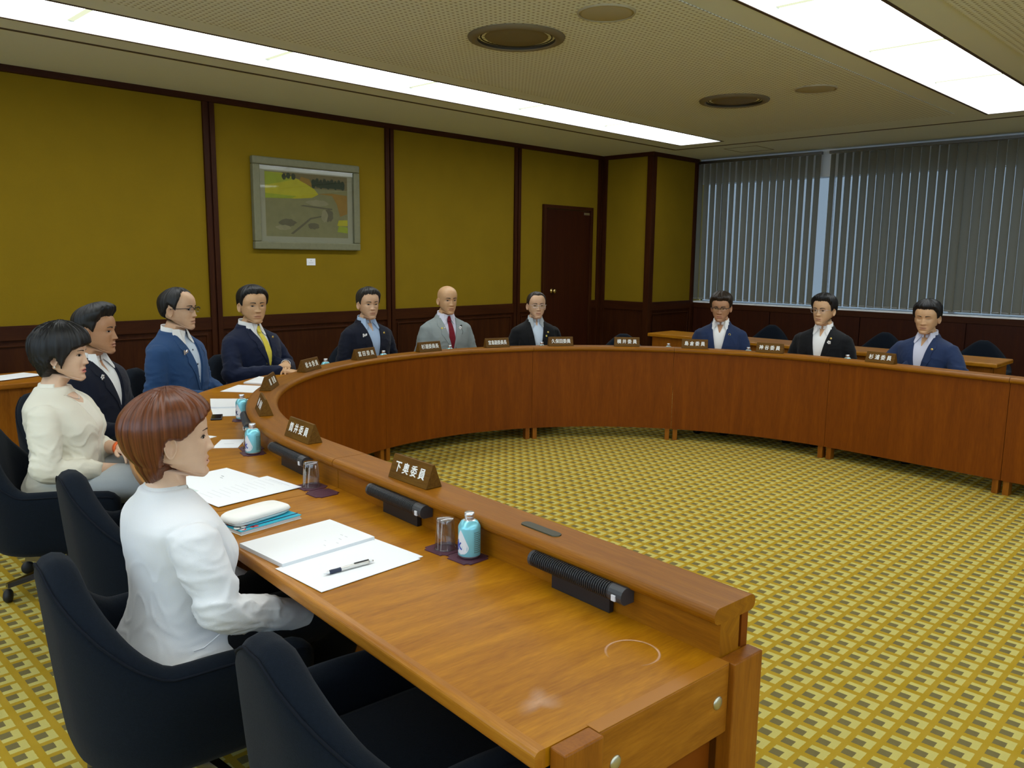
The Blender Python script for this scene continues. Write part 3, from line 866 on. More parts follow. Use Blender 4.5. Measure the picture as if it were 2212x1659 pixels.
# ------------------------------------------------------------------ name plates
plates = [(-0.64, 0.055, '下 奥 委 員', 'wooden name plate nearest the viewer on the ledge'),
          (2.6, 0.055, '筒 井 委 員', 'wooden name plate second from the front, above the second microphone'),
          (18.4, 0.05, '林　委 員', 'wooden name plate seen almost edge-on at the left bend'),
          (36.4, 0.05, '原　委 員', 'wooden name plate at the bend, before the man in the bright blue jacket'),
          (54.7, 0.05, '松 本 委 員', 'wooden name plate in front of the man with the yellow tie'),
          (71.7, 0.05, '富 田 委 員', 'wooden name plate in front of the man in the open-collared blue shirt'),
          (88.6, 0.05, '杉浦委員長', 'wooden name plate at the left of the bald man in grey'),
          (104.8, 0.05, '宮島副委員長', 'wooden name plate between the bald man and the man in black'),
          (119.2, 0.05, '久保田委員', 'wooden name plate beside the man in black before the door'),
          (133.5, 0.05, '横 井 委 員', 'wooden name plate in front of the empty chair at the far side'),
          (147.6, 0.05, '島 倉 委 員', 'wooden name plate in front of the man with black-rimmed glasses'),
          (162.6, 0.05, '神 谷 委 員', 'wooden name plate third from the right edge, beside the man in black with white shirt'),
          (180.14, 0.05, '杉 浦 委 員', 'rightmost wooden name plate, in front of the man with closed eyes')]
pl_me = None
for s, o, txt, lb in plates:
    x, y = pt(s, o); xo, yo = pt(s, o + .2)
    ang = math.atan2(yo - y, xo - x) + math.pi / 2
    if s in (-0.64, 2.6): ang += 0.03
    t = empty('name_plate', (x, y, ZL + 0.0005), ang); tag(t, lb, 'name plate', 'wooden name plates along the ledge')
    LN, HH, DD = 0.196, 0.070, 0.060
    if pl_me is None:
        bm = bmesh.new()
        for xx in (-LN / 2, LN / 2):
            for (yy, zz) in ((-DD / 2, 0), (DD / 2, 0), (0.004, HH), (-0.004, HH)): bm.verts.new((xx, yy, zz))
        bm.verts.ensure_lookup_table(); v = bm.verts
        for f in ((3, 2, 1, 0), (4, 5, 6, 7), (0, 1, 5, 4), (1, 2, 6, 5), (2, 3, 7, 6), (3, 0, 4, 7)): bm.faces.new([v[i] for i in f])
        bmesh.ops.recalc_face_normals(bm, faces=bm.faces)
        bmesh.ops.bevel(bm, geom=list(bm.edges), offset=0.0012, segments=1, affect='EDGES')
        pl_me = bpy.data.meshes.new('wedge'); bm.to_mesh(pl_me); bm.free(); pl_me.materials.append(M['plate_wood'])
    link('wedge', pl_me, t)
    me = bolden(text_mesh(txt, 0.036, 0.0), 0.0007)
    me.materials.clear(); me.materials.append(M['white'])
    xs = [v.co.x for v in me.vertices]
    wd = max(xs) - min(xs); want = 0.152 if '　' not in txt else 0.130
    sx = want / wd
    slope = math.atan2(HH, DD / 2 - 0.004)
    for rot in (0, math.pi):
        tx = link('lettering', me, t)
        nrm = Vector((0, -math.sin(slope), math.cos(slope)))
        c = Vector((0, -(DD / 2 + 0.004) / 2, HH * 0.50)) + nrm * 0.0004
        mt = Matrix.Rotation(rot, 4, 'Z') @ Matrix.Translation(c) @ Matrix.Rotation(slope, 4, 'X') @ Matrix.Diagonal((min(sx, 1.35), 1.0, 1, 1))
        tx.matrix_local = mt

# ------------------------------------------------------------------ armchairs
def chair_shell_mesh():
    # path in plan: right arm front -> back -> left arm front
    P = []
    hw, fr, bk, rc = 0.252, 0.225, -0.262, 0.19
    for k in range(9): P.append((hw, fr + (bk + rc - fr) * k / 8))
    for k in range(1, 10):
        a = math.radians(0 - 90 * k / 9); P.append((hw - rc + rc * math.cos(a), bk + rc + rc * math.sin(a)))
    for k in range(1, 9): P.append((hw - rc - 2 * (hw - rc) * k / 8, bk))
    for k in range(1, 10):
        a = math.radians(-90 - 90 * k / 9); P.append((-hw + rc + rc * math.cos(a), bk + rc + rc * math.sin(a)))
    for k in range(1, 9): P.append((-hw, bk + rc + (fr - bk - rc) * k / 8))
    P = np.array(P)
    # resample evenly
    d = np.r_[0, np.cumsum(np.hypot(*np.diff(P, axis=0).T))]
    S = np.linspace(0, d[-1], 64)
    X = np.interp(S, d, P[:, 0]); Y = np.interp(S, d, P[:, 1])
    return X, Y, S / d[-1] * 2 - 1
def chair_height(q):
    q = abs(q)
    def sm(a, b, x):
        x = min(1, max(0, (x - a) / (b - a))); return x * x * (3 - 2 * x)
    t = min(1, max(0, (q - 0.05) / 0.43)); t = .55 * t + .45 * t * t * (3 - 2 * t)
    h = 0.705 - 0.232 * t - 0.015 * sm(0.62, 1.0, q)
    return h
def build_chair():
    t = empty('tub_chair', (0, 0, 0))
    X, Y, Q = chair_shell_mesh(); n = len(X)
    tx = np.gradient(X); ty = np.gradient(Y); l = np.hypot(tx, ty); tx /= l; ty /= l
    nx, ny = -ty, tx                     # outward? path runs clockwise seen from above -> check
    cx, cy = 0, 0.05
    sgn = np.sign(nx * (X - cx) + ny * (Y - cy)); nx *= sgn; ny *= sgn
    V = []; K = 20
    for i in range(n):
        q = Q[i]; h = chair_height(q); th = 0.036 + 0.006 * (1 - min(1, abs(q) / .5))
        if abs(q) > 0.93: th *= 0.62 + 0.38 * math.sqrt(max(0, 1 - ((abs(q) - 0.93) / 0.07) ** 2)); 
        if abs(q) > 0.93: h -= 0.03 * ((abs(q) - 0.93) / 0.07) ** 2
        zb = 0.212
        prof = []
        # outer side up
        for k in range(6):
            z = zb + 0.02 + (h - th - zb - 0.02) * k / 5; prof.append((th, z))
        for k in range(1, 6):
            a = math.radians(180 * k / 6); prof.append((th * math.cos(a), h - th + th * math.sin(a)))
        for k in range(6):
            z = h - th + (zb + 0.02 - h + th) * k / 5; prof.append((-th, z))
        prof += [(-th * .7, zb), (0.0, zb - 0.004), (th * .7, zb)]
        for (o, z) in prof:
            f = (z - 0.45)
            back = max(0.0, 1 - abs(q) / 0.5); back = back * back * (3 - 2 * back)
            lean = -0.10 * f * (0.25 + 0.75 * back) if f > 0 else 0
            # tuck in towards the floor
            tuck = 0.16 * max(0, 0.47 - z) ** 1.3
            V.append((X[i] + nx[i] * (o - tuck), Y[i] + ny[i] * (o - tuck) + lean * (1 if back > 0 else 0.25), z))
    K = len(V) // n
    F = []
    for i in range(n - 1):
        for k in range(K):
            k2 = (k + 1) % K; F.append((i * K + k, i * K + k2, (i + 1) * K + k2, (i + 1) * K + k))
    F.append(tuple(reversed(range(K)))); F.append(tuple((n - 1) * K + k for k in range(K)))
    me = bpy.data.meshes.new('shell'); me.from_pydata(V, [], F); me.materials.append(M['felt'])
    bm = bmesh.new(); bm.from_mesh(me); bmesh.ops.recalc_face_normals(bm, faces=bm.faces); bm.to_mesh(me); bm.free()
    me.polygons.foreach_set('use_smooth', [True] * len(me.polygons))
    link('shell', me, t)
    # piping along the outer top shoulder
    pts = [V[i * K + 6] for i in range(1, n - 1)]
    pts = [(p[0] + nx[i + 1] * 0.001, p[1] + ny[i + 1] * 0.001, p[2] + 0.001) for i, p in enumerate(pts)]
    tube('piping', pts, 0.0032, M['felt_pipe'], t, 6)
    # seat cushion
    bm = bmesh.new(); add_box(bm, (0, 0.005, 0.315), (0.43, 0.43, 0.115), 0, 0.035)
    bm_obj('seat', bm, M['felt'], t, True)
    bm = bmesh.new(); add_box(bm, (0, 0.015, 0.248), (0.43, 0.44, 0.035), 0, 0.012)
    bm_obj('seat_pan', bm, M['black'], t, False)
    lathe('column', [(0.0, 0.235), (0.045, 0.235), (0.045, 0.215), (0.030, 0.205), (0.030, 0.12), (0.038, 0.115), (0.038, 0.075), (0.0, 0.075)], M['black'], t, 20)
    bm = None
    for k in range(5):
        a = 2 * math.pi * k / 5 + 0.3
        c, s = math.cos(a), math.sin(a)
        V2, F2 = [], []
        for (r, w, zt_, zb_) in ((0.03, 0.020, 0.112, 0.078), (0.27, 0.012, 0.080, 0.062)):
            for (yy, zz) in ((-w, zb_), (w, zb_), (w * .7, zt_), (-w * .7, zt_)): V2.append((r * c - yy * s, r * s + yy * c, zz))
        F2 = [(3, 2, 1, 0), (4, 5, 6, 7), (0, 1, 5, 4), (1, 2, 6, 5), (2, 3, 7, 6), (3, 0, 4, 7)]
        sp = mesh_obj('base_arm', V2, F2, M['steel'], t)
        cs = lathe('caster', [(0.0, 0.016), (0.020, 0.014), (0.027, 0.006), (0.027, -0.006), (0.020, -0.014), (0.0, -0.016)], M['rubber'], t, 20)
        cs.rotation_euler = (math.pi / 2, 0, a + 0.9); cs.location = (0.268 * c, 0.268 * s, 0.0272)
    return t

def nrm_heading(x, y):
    """unit vector from a seat towards the table, square to its edge"""
    best = None
    for k in range(0, 721):
        s = -1.9 + k * 0.01 if k < 190 else (k - 190) * 0.5 if k < 550 else 180 + (k - 550) * 0.02
        ax, ay = pt(s, 0.3); d = (ax - x) ** 2 + (ay - y) ** 2
        if best is None or d < best[0]: best = (d, s)
    s = best[1]
    a, b = pt(s, 0.5), pt(s, 0.0)
    v = Vector((b[0] - a[0], b[1] - a[1])); v.normalize()
    return v
def heading_rot(v): return math.atan2(-v[0], v[1])

chair0 = build_chair()
first = [True]
def place_chair(x, y, ang, label, group='navy felt tub chairs round the table'):
    o = chair0 if first[0] else copy_tree(chair0)
    first[0] = False
    o.location = (x, y, 0); o.rotation_euler = (0, 0, ang)
    tag(o, label, 'chair', group)
    return o

# people: x, y, eye height
PEOPLE = dict(P1=(-1.985, 0.82, 0.948), P2=(-3.68, 1.08, 0.98), P3=(-4.30, 1.42, 1.015), P4=(-4.82, 2.065, 1.072), P5=(-5.12, 2.70, 1.058),
              P6=(-5.30, 3.77, 1.025), P7=(-5.18, 4.48, 1.043), P8=(-4.83, 5.20, 0.99), P9=(-3.57, 6.13, 1.006), P10=(-2.78, 6.34, 1.013), P11=(-2.01, 6.34, 1.003))
chair_labels = dict(P1='navy tub chair in which the red-haired woman in white sits', P2='navy tub chair in which the black-haired woman sits',
    P3='navy tub chair behind the black-haired woman, under the man with swept-up hair', P4='navy tub chair under the man in the bright blue jacket',
    P5='navy tub chair under the man with the yellow tie', P6='navy tub chair under the man in the open-collared blue shirt',
    P7='navy tub chair under the bald man in grey', P8='navy tub chair under the man in black before the door',
    P9='navy tub chair under the man with black-rimmed glasses', P10='navy tub chair under the man in black with the white flower pin', P11='navy tub chair under the man with closed eyes')
for k, (x, y, z) in PEOPLE.items():
    v = nrm_heading(x, y)
    if k == 'P1': place_chair(-1.985, 0.825, heading_rot((0.10, 0.995)), chair_labels[k])
    elif k == 'P2': place_chair(-3.66, 1.06, heading_rot((0.45, 0.89)), chair_labels[k])
    else: place_chair(x - v[0] * 0.05, y - v[1] * 0.05, heading_rot(v), chair_labels[k])
place_chair(-1.27, 0.975, heading_rot((0.10, 0.995)), 'empty navy tub chair nearest the viewer, pushed in at the bottom edge')
place_chair(-2.76, 1.10, heading_rot((0.10, 0.995)), 'empty navy tub chair between the two women in white')
v = nrm_heading(-4.42, 5.95); place_chair(-4.42, 5.95, heading_rot(v), 'empty navy tub chair at the far side below the corner pillar')
v = nrm_heading(-1.12, 6.35); place_chair(-1.17, 6.30, heading_rot(v), 'empty navy tub chair at the right edge of the picture')

# ------------------------------------------------------------------ side tables
def side_table(x0, x1, y0, y1, zt, label, front):
    t = empty('side_table', ((x0 + x1) / 2, (y0 + y1) / 2, 0)); tag(t, label, 'table', 'plain teak side tables along the walls')
    cx, cy = (x0 + x1) / 2, (y0 + y1) / 2; w, d = x1 - x0, y1 - y0
    along = M['teak_rail'] if d > w else wood('teak_side_top', TK_D, TK_M, TK_L, (1, 9, 9), 'Object', 2.4, 0.35, 0.2)
    box('table_top', (0, 0, zt - 0.0175), (w, d, 0.035), along, t, 0.008)
    if front == 'x':
        box('modesty_panel', (w / 2 - 0.05, 0, (zt - 0.035 + 0.08) / 2), (0.022, d - 0.08, zt - 0.035 - 0.08), M['teak_box'], t, 0.002)
        for s in (-1, 1): box('end_panel', (-0.02, s * (d / 2 - 0.05), (zt - 0.035) / 2), (w - 0.12, 0.028, zt - 0.035), M['teak_box'], t, 0.002)
    else:
        box('modesty_panel', (0, -d / 2 + 0.05, (zt - 0.035 + 0.08) / 2), (w - 0.08, 0.022, zt - 0.035 - 0.08), M['teak_box'], t, 0.002)
        for s in (-1, 1): box('end_panel', (s * (w / 2 - 0.05), 0.02, (zt - 0.035) / 2), (0.028, d - 0.12, zt - 0.035), M['teak_box'], t, 0.002)
    return t
side_table(-6.16, -5.64, -0.2, 1.72, 0.60, 'teak side table along the left wall with loose sheets on it', 'x')
side_table(-5.10, -3.46, 7.25, 7.72, 0.615, 'teak side table below the blinds, behind the man with black-rimmed glasses', 'y')
side_table(-3.43, -1.74, 7.22, 7.70, 0.615, 'teak side table below the blinds at the right, behind the man with closed eyes', 'y')
for i, (x, y, a, lb) in enumerate(((-4.20, 8.05, 3.2, 'dark chair behind the window-side table, left of the man with the flower pin'),
                       (-3.05, 8.12, 3.1, 'dark chair behind the window-side table, left of the man with closed eyes'),
                       (-2.12, 8.0, 3.15, 'dark chair behind the window-side table, right of the man with closed eyes'))):
    place_chair(x, y, a, lb, 'dark chairs by the window')

# ------------------------------------------------------------------ things on the table
KD = 0.975
def quad_paper(name, q, z, th, label, cat='paper', group=None, k=KD):
    cx = sum(p[0] for p in q) / 4; cy = sum(p[1] for p in q) / 4
    A = sum(q[i][0] * q[(i + 1) % 4][1] - q[(i + 1) % 4][0] * q[i][1] for i in range(4))
    if A < 0: q = q[::-1]
    t = empty(name, (cx * k, cy * k, z)); tag(t, label, cat, group)
    prism('sheet_block' if th > 0.004 else 'sheet', [(p[0] - cx, p[1] - cy) for p in q], 0.0, th, M['paper'], t, mats=[M['paper'], M['paper_edge']])
    return t, cx, cy
def rect(cx, cy, w, l, ang):
    c, s = math.cos(ang), math.sin(ang)
    return [(cx + c * a * w / 2 - s * b * l / 2, cy + s * a * w / 2 + c * b * l / 2) for a, b in ((-1, -1), (1, -1), (1, 1), (-1, 1))]
def lines(t, cx, cy, q, rows, z, m=None):
    """faint printed lines inside a sheet: rows = list of (v, u0, u1, thickness)"""
    (a, b, c, d) = [Vector((p[0] - cx, p[1] - cy)) for p in q]
    V, F = [], []
    for v, u0, u1, tk in rows:
        def P(u, w_): return a * (1 - u) * (1 - w_) + b * u * (1 - w_) + c * u * w_ + d * (1 - u) * w_
        for (uu, vv) in ((u0, v), (u1, v), (u1, v + tk), (u0, v + tk)):
            p = P(uu, vv); V.append((p[0], p[1], z))
        k = len(V); F.append((k - 4, k - 3, k - 2, k - 1))
    o = mesh_obj('printed_lines', V, F, m or M['ink'], t)
    return o
Z = ZT + 0.0003
q = rect(-1.935, 1.158, 0.213, 0.288, 0.03)
t, cx, cy = quad_paper('booklet', q, Z, 0.011, 'thick white bound booklet left of the sheets with the pen', 'booklet')
lines(t, cx, cy, q, [(0.80, 0.62, 0.68, .008), (0.80, 0.72, 0.78, .008), (0.72, 0.74, 0.80, .01), (0.64, 0.84, 0.89, .008), (0.60, 0.66, 0.70, .006), (0.52, 0.80, 0.85, .008)], 0.0114)
q = rect(-1.725, 1.160, 0.206, 0.320, 0.025)
quad_paper('paper_sheet', rect(-1.732, 1.168, 0.205, 0.300, 0.055), Z, 0.0012, 'lower of two white sheets under the pen', 'paper')
t, cx, cy = quad_paper('paper_sheet', rect(-1.725, 1.152, 0.205, 0.300, 0.02), Z + 0.0014, 0.001, 'upper white sheet on which the pen lies', 'paper')
# pen
pn = empty('ballpoint_pen', (-1.692 * KD, 1.130 * KD, Z + 0.0028 + 0.0055), math.atan2(0.141, 0.012)); tag(pn, 'silver and navy ballpoint pen lying on the white sheets', 'pen')
def pen_part(name, prof, m):
    o = lathe(name, prof, m, pn, 16); o.rotation_euler = (0, math.pi / 2, 0); return o
pen_part('tip', [(0.0, -0.071), (0.0012, -0.070), (0.0042, -0.058), (0.0045, -0.056)], M['chrome'])
pen_part('grip', [(0.0045, -0.056), (0.0055, -0.050), (0.0052, -0.036), (0.0055, -0.024)], M['navy_plastic'])
pen_part('barrel', [(0.0053, -0.024), (0.0050, 0.030), (0.0052, 0.050), (0.0045, 0.056), (0.0, 0.057)], mat('silver_barrel', (0.72, 0.70, 0.66), 0.3, 0.6))
pen_part('push_button', [(0.0, 0.070), (0.0026, 0.069), (0.003, 0.0565), (0.0, 0.0565)], M['chrome'])
box('clip', (0.035, 0.0, 0.0064), (0.042, 0.004, 0.0016), M['black'], pn, 0.0005)

# notebook under pencil case
nbq = rect(-2.205, 1.150, 0.145, 0.205, 0.10)
t = empty('notebook', (-2.205 * KD, 1.150 * KD, Z), 0.10); tag(t, 'turquoise notebook with red flowers and a navy elastic, under the white pouch', 'notebook')
box('page_block', (0, 0, 0.006), (0.140, 0.200, 0.009), M['paper_edge'], t, 0.001)
box('back_cover', (0, 0, 0.001), (0.145, 0.205, 0.0015), M['cream_cloth'], t, 0.0005)
V = [(-0.0725, -0.1025, 0.0110), (0.0725, -0.1025, 0.0110), (0.0725, 0.1025, 0.0110), (-0.0725, 0.1025, 0.0110)]
box('cover', (0, 0, 0.0115), (0.145, 0.205, 0.0016), M['teal'], t, 0.0005)
bm = bmesh.new()
for (x, y, r, mi) in [(-0.03 + 0.1 * random.random(), -0.095 + 0.075 * random.random(), 0.005 + 0.008 * random.random(), random.choice((0, 0, 1))) for _ in range(26)]:
    r_ = bmesh.ops.create_circle(bm, cap_ends=True, radius=r, segments=9, matrix=Matrix.Translation((min(x, .06), y, 0.01235 + 0.00008 * mi)))
    for vv in r_['verts']:
        for f in vv.link_faces: f.material_index = mi
bm_obj('flower_print', bm, [M['cover_red'], M['white']], t)
box('elastic_band', (0.052, 0.0, 0.0126), (0.005, 0.206, 0.0012), M['navy_band'], t)
# pouch
pc = empty('pencil_pouch', (-2.215 * KD, 1.150 * KD, Z + 0.0134), 0.17); tag(pc, 'white cloth pencil pouch with a zip, on the turquoise notebook', 'pouch')
bm = bmesh.new()
def pouch(z0, z1, infl, w, l):
    V = []
    n = 36
    for zi in range(7):
        f = zi / 6; s = 1 - infl * (2 * abs(f - .5)) ** 3
        for k in range(n):
            a = 2 * math.pi * k / n; c, sn = math.cos(a), math.sin(a)
            x = abs(c) ** 0.42 * (1 if c > 0 else -1) * w / 2 * s; y = abs(sn) ** 0.42 * (1 if sn > 0 else -1) * l / 2 * s
            V.append((x, y, z0 + (z1 - z0) * f + 0.004 * math.sin(9 * y + 2) * f))
    F = [(i * n + k, i * n + (k + 1) % n, (i + 1) * n + (k + 1) % n, (i + 1) * n + k) for i in range(6) for k in range(n)]
    F += [tuple(range(n - 1, -1, -1)), tuple(6 * n + k for k in range(n))]
    return V, F
V, F = pouch(0.0, 0.022, 0.10, 0.096, 0.205)
mesh_obj('pouch_body', V, F, M['cream_cloth'], pc, True)
pp = [(0.0485 * (1 if math.cos(a) > 0 else -1) * abs(math.cos(a)) ** .42, 0.1035 * (1 if math.sin(a) > 0 else -1) * abs(math.sin(a)) ** .42, 0.011) for a in [2 * math.pi * k / 48 for k in range(48)]]
tube('zip', pp, 0.0018, M['zip'], pc, 5, True)

# open documents in front of the empty chair
q = rect(-2.74, 1.235, 0.205, 0.29, 0.10)
t, cx, cy = quad_paper('document', q, Z, 0.0025, 'white document with a pale green band, under the wide schedule sheet', 'paper')
lines(t, cx, cy, q, [(0.16, 0.0, 1.0, 0.06)], 0.0027, M['ink_band'])
lines(t, cx, cy, q, [(0.74, 0.42, 0.50, .010), (0.69, 0.50, 0.58, .008)], 0.0028, M['ink_dark'])
q = rect(-2.53, 1.275, 0.205, 0.305, 0.07)
t, cx, cy = quad_paper('document', q, Z + 0.0029, 0.0012, 'white schedule sheet with faint printed rows, beside the coaster with the glass', 'paper')
lines(t, cx, cy, q, [(v, 0.10 + 0.05 * (i % 2), 0.5 + 0.25 * ((i * 7) % 3) / 3, .0045) for i, v in enumerate(np.linspace(0.12, 0.9, 12))] + [(0.93, .2, .8, .008)], 0.0014)
q = rect(-3.235, 1.57, 0.10, 0.155, 0.9)
t, cx, cy = quad_paper('card', q, Z, 0.0012, 'small white card with one printed line, beside the red-haired woman\'s face', 'card')
lines(t, cx, cy, q, [(0.45, 0.3, 0.7, .03)], 0.0014)
quad_paper('paper_sheet', rect(-3.42, 1.52, 0.09, 0.12, 0.4), Z, 0.001, 'scrap of white paper seen just beyond the red-haired woman\'s brow', 'paper')
quad_paper('booklet', [(-4.291, 1.985), (-4.15, 2.145), (-3.951, 2.027), (-4.051, 1.875)], Z, 0.009, 'thick white booklet beside the can at the left bend', 'booklet')
quad_paper('paper_sheet', [(-4.077, 1.886), (-3.971, 2.022), (-3.769, 1.907), (-3.842, 1.79)], Z, 0.0014, 'white sheets beside the phone at the left bend', 'paper')
ph = empty('phone', (-3.80 * KD, 1.785 * KD, Z), -0.5); tag(ph, 'small black phone at the edge of the white sheets at the left bend', 'phone')
box('body', (0, 0, 0.004), (0.115, 0.05, 0.008), M['black'], ph, 0.002)
box('screen', (0, 0, 0.0082), (0.105, 0.043, 0.0006), mat('dark_screen', (0.01, 0.012, 0.015), 0.1), ph)
quad_paper('paper_sheet', [(-4.531, 2.16), (-4.69, 2.351), (-4.526, 2.455), (-4.34, 2.303)], Z, 0.0016, 'white sheets in front of the man in the bright blue jacket', 'paper')
quad_paper('booklet', [(-4.719, 2.403), (-4.889, 2.598), (-4.78, 2.62), (-4.57, 2.489)], Z, 0.009, 'white booklet behind the edge-on name plate, before the man with the yellow tie', 'booklet')
for i, (x, y, a) in enumerate(((-5.93, 1.30, 0.2), (-5.88, 1.05, -0.1), (-5.92, 1.43, 0.35))):
    quad_paper('paper_sheet', rect(x, y, 0.21, 0.297, a), 0.6004 + 0.0022 * i, 0.0018, ('lowest loose white sheet on the left side table', 'loose white sheet on the left side table, nearest the frame edge', 'topmost loose white sheet on the left side table')[i], 'paper', None, 1.0)

# coasters
def coaster(x, y, ang, label):
    t = empty('coaster', (x * KD, y * KD, Z), ang); tag(t, label, 'coaster', 'plum square coasters')
    bm = bmesh.new(); add_box(bm, (0, 0, 0.0012), (0.088, 0.088, 0.0024), 0, 0.0)
    es = [e for e in bm.edges if abs(e.verts[0].co.z - e.verts[1].co.z) > 0.001]
    bmesh.ops.bevel(bm, geom=es, offset=0.012, segments=3, affect='EDGES')
    bm_obj('mat', bm, M['coaster'], t)
    b = lathe('embossed_ring', [(0.028, 0.0024), (0.028, 0.0028), (0.030, 0.0028), (0.030, 0.0024)], M['coaster'], t, 32)
    return t
coaster(-1.640, 1.408, 0.02, 'plum coaster under the nearest upturned glass')
coaster(-1.547, 1.410, 0.02, 'plum coaster under the nearest pale blue can')
coaster(-2.425, 1.470, -0.02, 'plum coaster under the second upturned glass')
coaster(-2.330, 1.455, 0.0, 'empty plum coaster right of the second upturned glass')
coaster(-3.010, 1.560, -0.25, 'plum coaster under the second pale blue can')
coaster(-3.090, 1.595, -0.25, 'plum coaster under the glass hidden behind the second can')
coaster(-3.665, 1.850, -0.55, 'plum coaster under the can at the left bend')
coaster(-3.72, 1.93, -0.55, 'plum coaster under the glass behind the can at the left bend')

# cans with screw caps
CANR, CANH = 0.0295, 0.121
can_parts = None
def can(x, y, ang, label, z=None):
    global can_parts
    k = KD if z is None else 1.0
    t = empty('drink_can', (x * k, y * k, Z + 0.0028 if z is None else z), ang); tag(t, label, 'can', 'pale blue aluminium bottle cans')
    if can_parts is None:
        body = lathe('body', [(0.0, 0.0005), (0.025, 0.0), (CANR - .001, 0.004), (CANR, 0.008), (CANR, 0.080), (CANR - .001, 0.085), (0.0225, 0.096), (0.0165, 0.1005), (0.0125, 0.102)], [M['can'], M['alu']], t, 40, fmat=[1, 1, 1, 0, 0, 0, 0, 1])
        neck = lathe('neck', [(0.0122, 0.101), (0.0122, 0.106), (0.0128, 0.1075), (0.0128, 0.1095), (0.0122, 0.1105)], M['alu'], t, 32)
        capp = [(0.0128, 0.1095), (0.0134, 0.1105), (0.0134, 0.1185), (0.0122, 0.1205), (0.0, 0.121)]
        cp = lathe('cap', capp, M['alu'], t, 32)
        # white drop and text block wrapped on the wall of the can
        def wrap(name, outline_fn, m, lift):
            V, F = [], []
            rows = 24
            for i in range(rows + 1):
                z = 0.012 + 0.066 * i / rows; w0, w1 = outline_fn(i / rows)
                for k in range(7):
                    a = w0 + (w1 - w0) * k / 6; V.append(((CANR + lift) * math.cos(a), (CANR + lift) * math.sin(a), z))
            for i in range(rows):
                for k in range(6): F.append((i * 7 + k, i * 7 + k + 1, (i + 1) * 7 + k + 1, (i + 1) * 7 + k))
            return mesh_obj(name, V, F, m, t, True)
        def drop(v):
            w = 0.80 * (math.sqrt(max(0, 1 - ((v - .33) / .33) ** 2)) if v < .33 else max(0.0, 1 - ((v - .33) / .67)) ** 0.8 * 1.0)
            return (-1.9 - w, -1.9 + w)
        wrap('drop_mark', drop, M['can_drop'], 0.0002)
        V, F = [], []
        for r in range(11):
            z = 0.018 + r * 0.0053; a0 = -0.62; a1 = 0.12 - 0.22 * ((r * 5) % 3) / 3
            for (zz) in (z, z + 0.0022):
                for k in range(6):
                    a = a0 + (a1 - a0) * k / 5; V.append(((CANR + .0003) * math.cos(a), (CANR + .0003) * math.sin(a), zz))
            b_ = r * 12
            for k in range(5): F.append((b_ + k, b_ + k + 1, b_ + 7 + k, b_ + 6 + k))
        mesh_obj('small_print', V, F, M['can_label'], t, True)
        me = text_mesh('水', 0.030, 0.001); me.materials.clear(); me.materials.append(M['can_blue'])
        for v in me.vertices:
            a = -2.25 + v.co.x / CANR; v.co = Vector(((CANR + .0006) * math.cos(a), (CANR + .0006) * math.sin(a), 0.034 + v.co.y))
        link('lettering', me, t)
        can_parts = t
    else:
        for ch in list(can_parts.children):
            c = ch.copy(); COL.objects.link(c); c.parent = t
    return t
va = lambda x, y: math.atan2(-y, -x)       # direction towards the viewer
can(-1.547, 1.415, va(-1.547, 1.415) + 1.05, 'pale blue can nearest the viewer, beside an upturned glass')
can(-3.000, 1.556, va(-3.0, 1.556) + 1.05, 'pale blue can left of the second microphone, second nearest')
can(-3.672, 1.855, va(-3.67, 1.855) + 1.05, 'pale blue can at the left bend of the table')
for s, lb in ((65.5, 'can cap above the ledge right of the name plate before the yellow tie'), (80.4, 'can cap above the ledge right of the plate of the man in the blue shirt'),
              (96.0, 'can cap above the ledge in front of the bald man'), (116.2, 'can cap above the ledge in front of the man in black before the door'),
              (142.2, 'can cap above the ledge between the empty chair and the man with black-rimmed glasses'), (157.7, 'can cap above the ledge right of the man with black-rimmed glasses'),
              (176.0, 'can cap above the ledge right of the man with the flower pin')):
    x, y = pt(s, 0.185)
    can(x, y, va(x, y) + 1.05, lb, ZT + 0.0003)

gl_me = []
def tumbler(x, y, label, z=None):
    t = empty('glass_tumbler', (x * KD, y * KD, Z + 0.0028 if z is None else z)); tag(t, label, 'glass', 'upturned clear glasses')
    if not gl_me:
        g = lathe('glass_wall', [(0.0285, 0.0), (0.0295, 0.001), (0.0245, 0.080), (0.0225, 0.085), (0.0, 0.086), (0.0, 0.078), (0.0215, 0.077), (0.0272, 0.001), (0.0285, 0.0)], M['tumbler'], t, 40)
        rm_ = lathe('rim', [(0.0275, 0.0008), (0.0288, 0.0), (0.0300, 0.0008), (0.0297, 0.0026), (0.0278, 0.0026), (0.0275, 0.0008)], M['tumbler'], t, 40)
        ba = lathe('thick_base', [(0.0, 0.0865), (0.0235, 0.0858), (0.0252, 0.081), (0.0240, 0.0775), (0.0, 0.0775)], M['tumbler'], t, 40)
        gl_me.append(t)
    else:
        for ch in list(gl_me[0].children):
            c = ch.copy(); COL.objects.link(c); c.parent = t
    return t
tumbler(-1.640, 1.410, 'upturned clear glass nearest the viewer, left of the can')
tumbler(-2.425, 1.470, 'upturned clear glass on the plum coaster below the joint in the ledge')
tumbler(-3.085, 1.590, 'clear glass mostly hidden behind the second can')
tumbler(-3.72, 1.93, 'clear glass mostly hidden behind the can at the left bend')

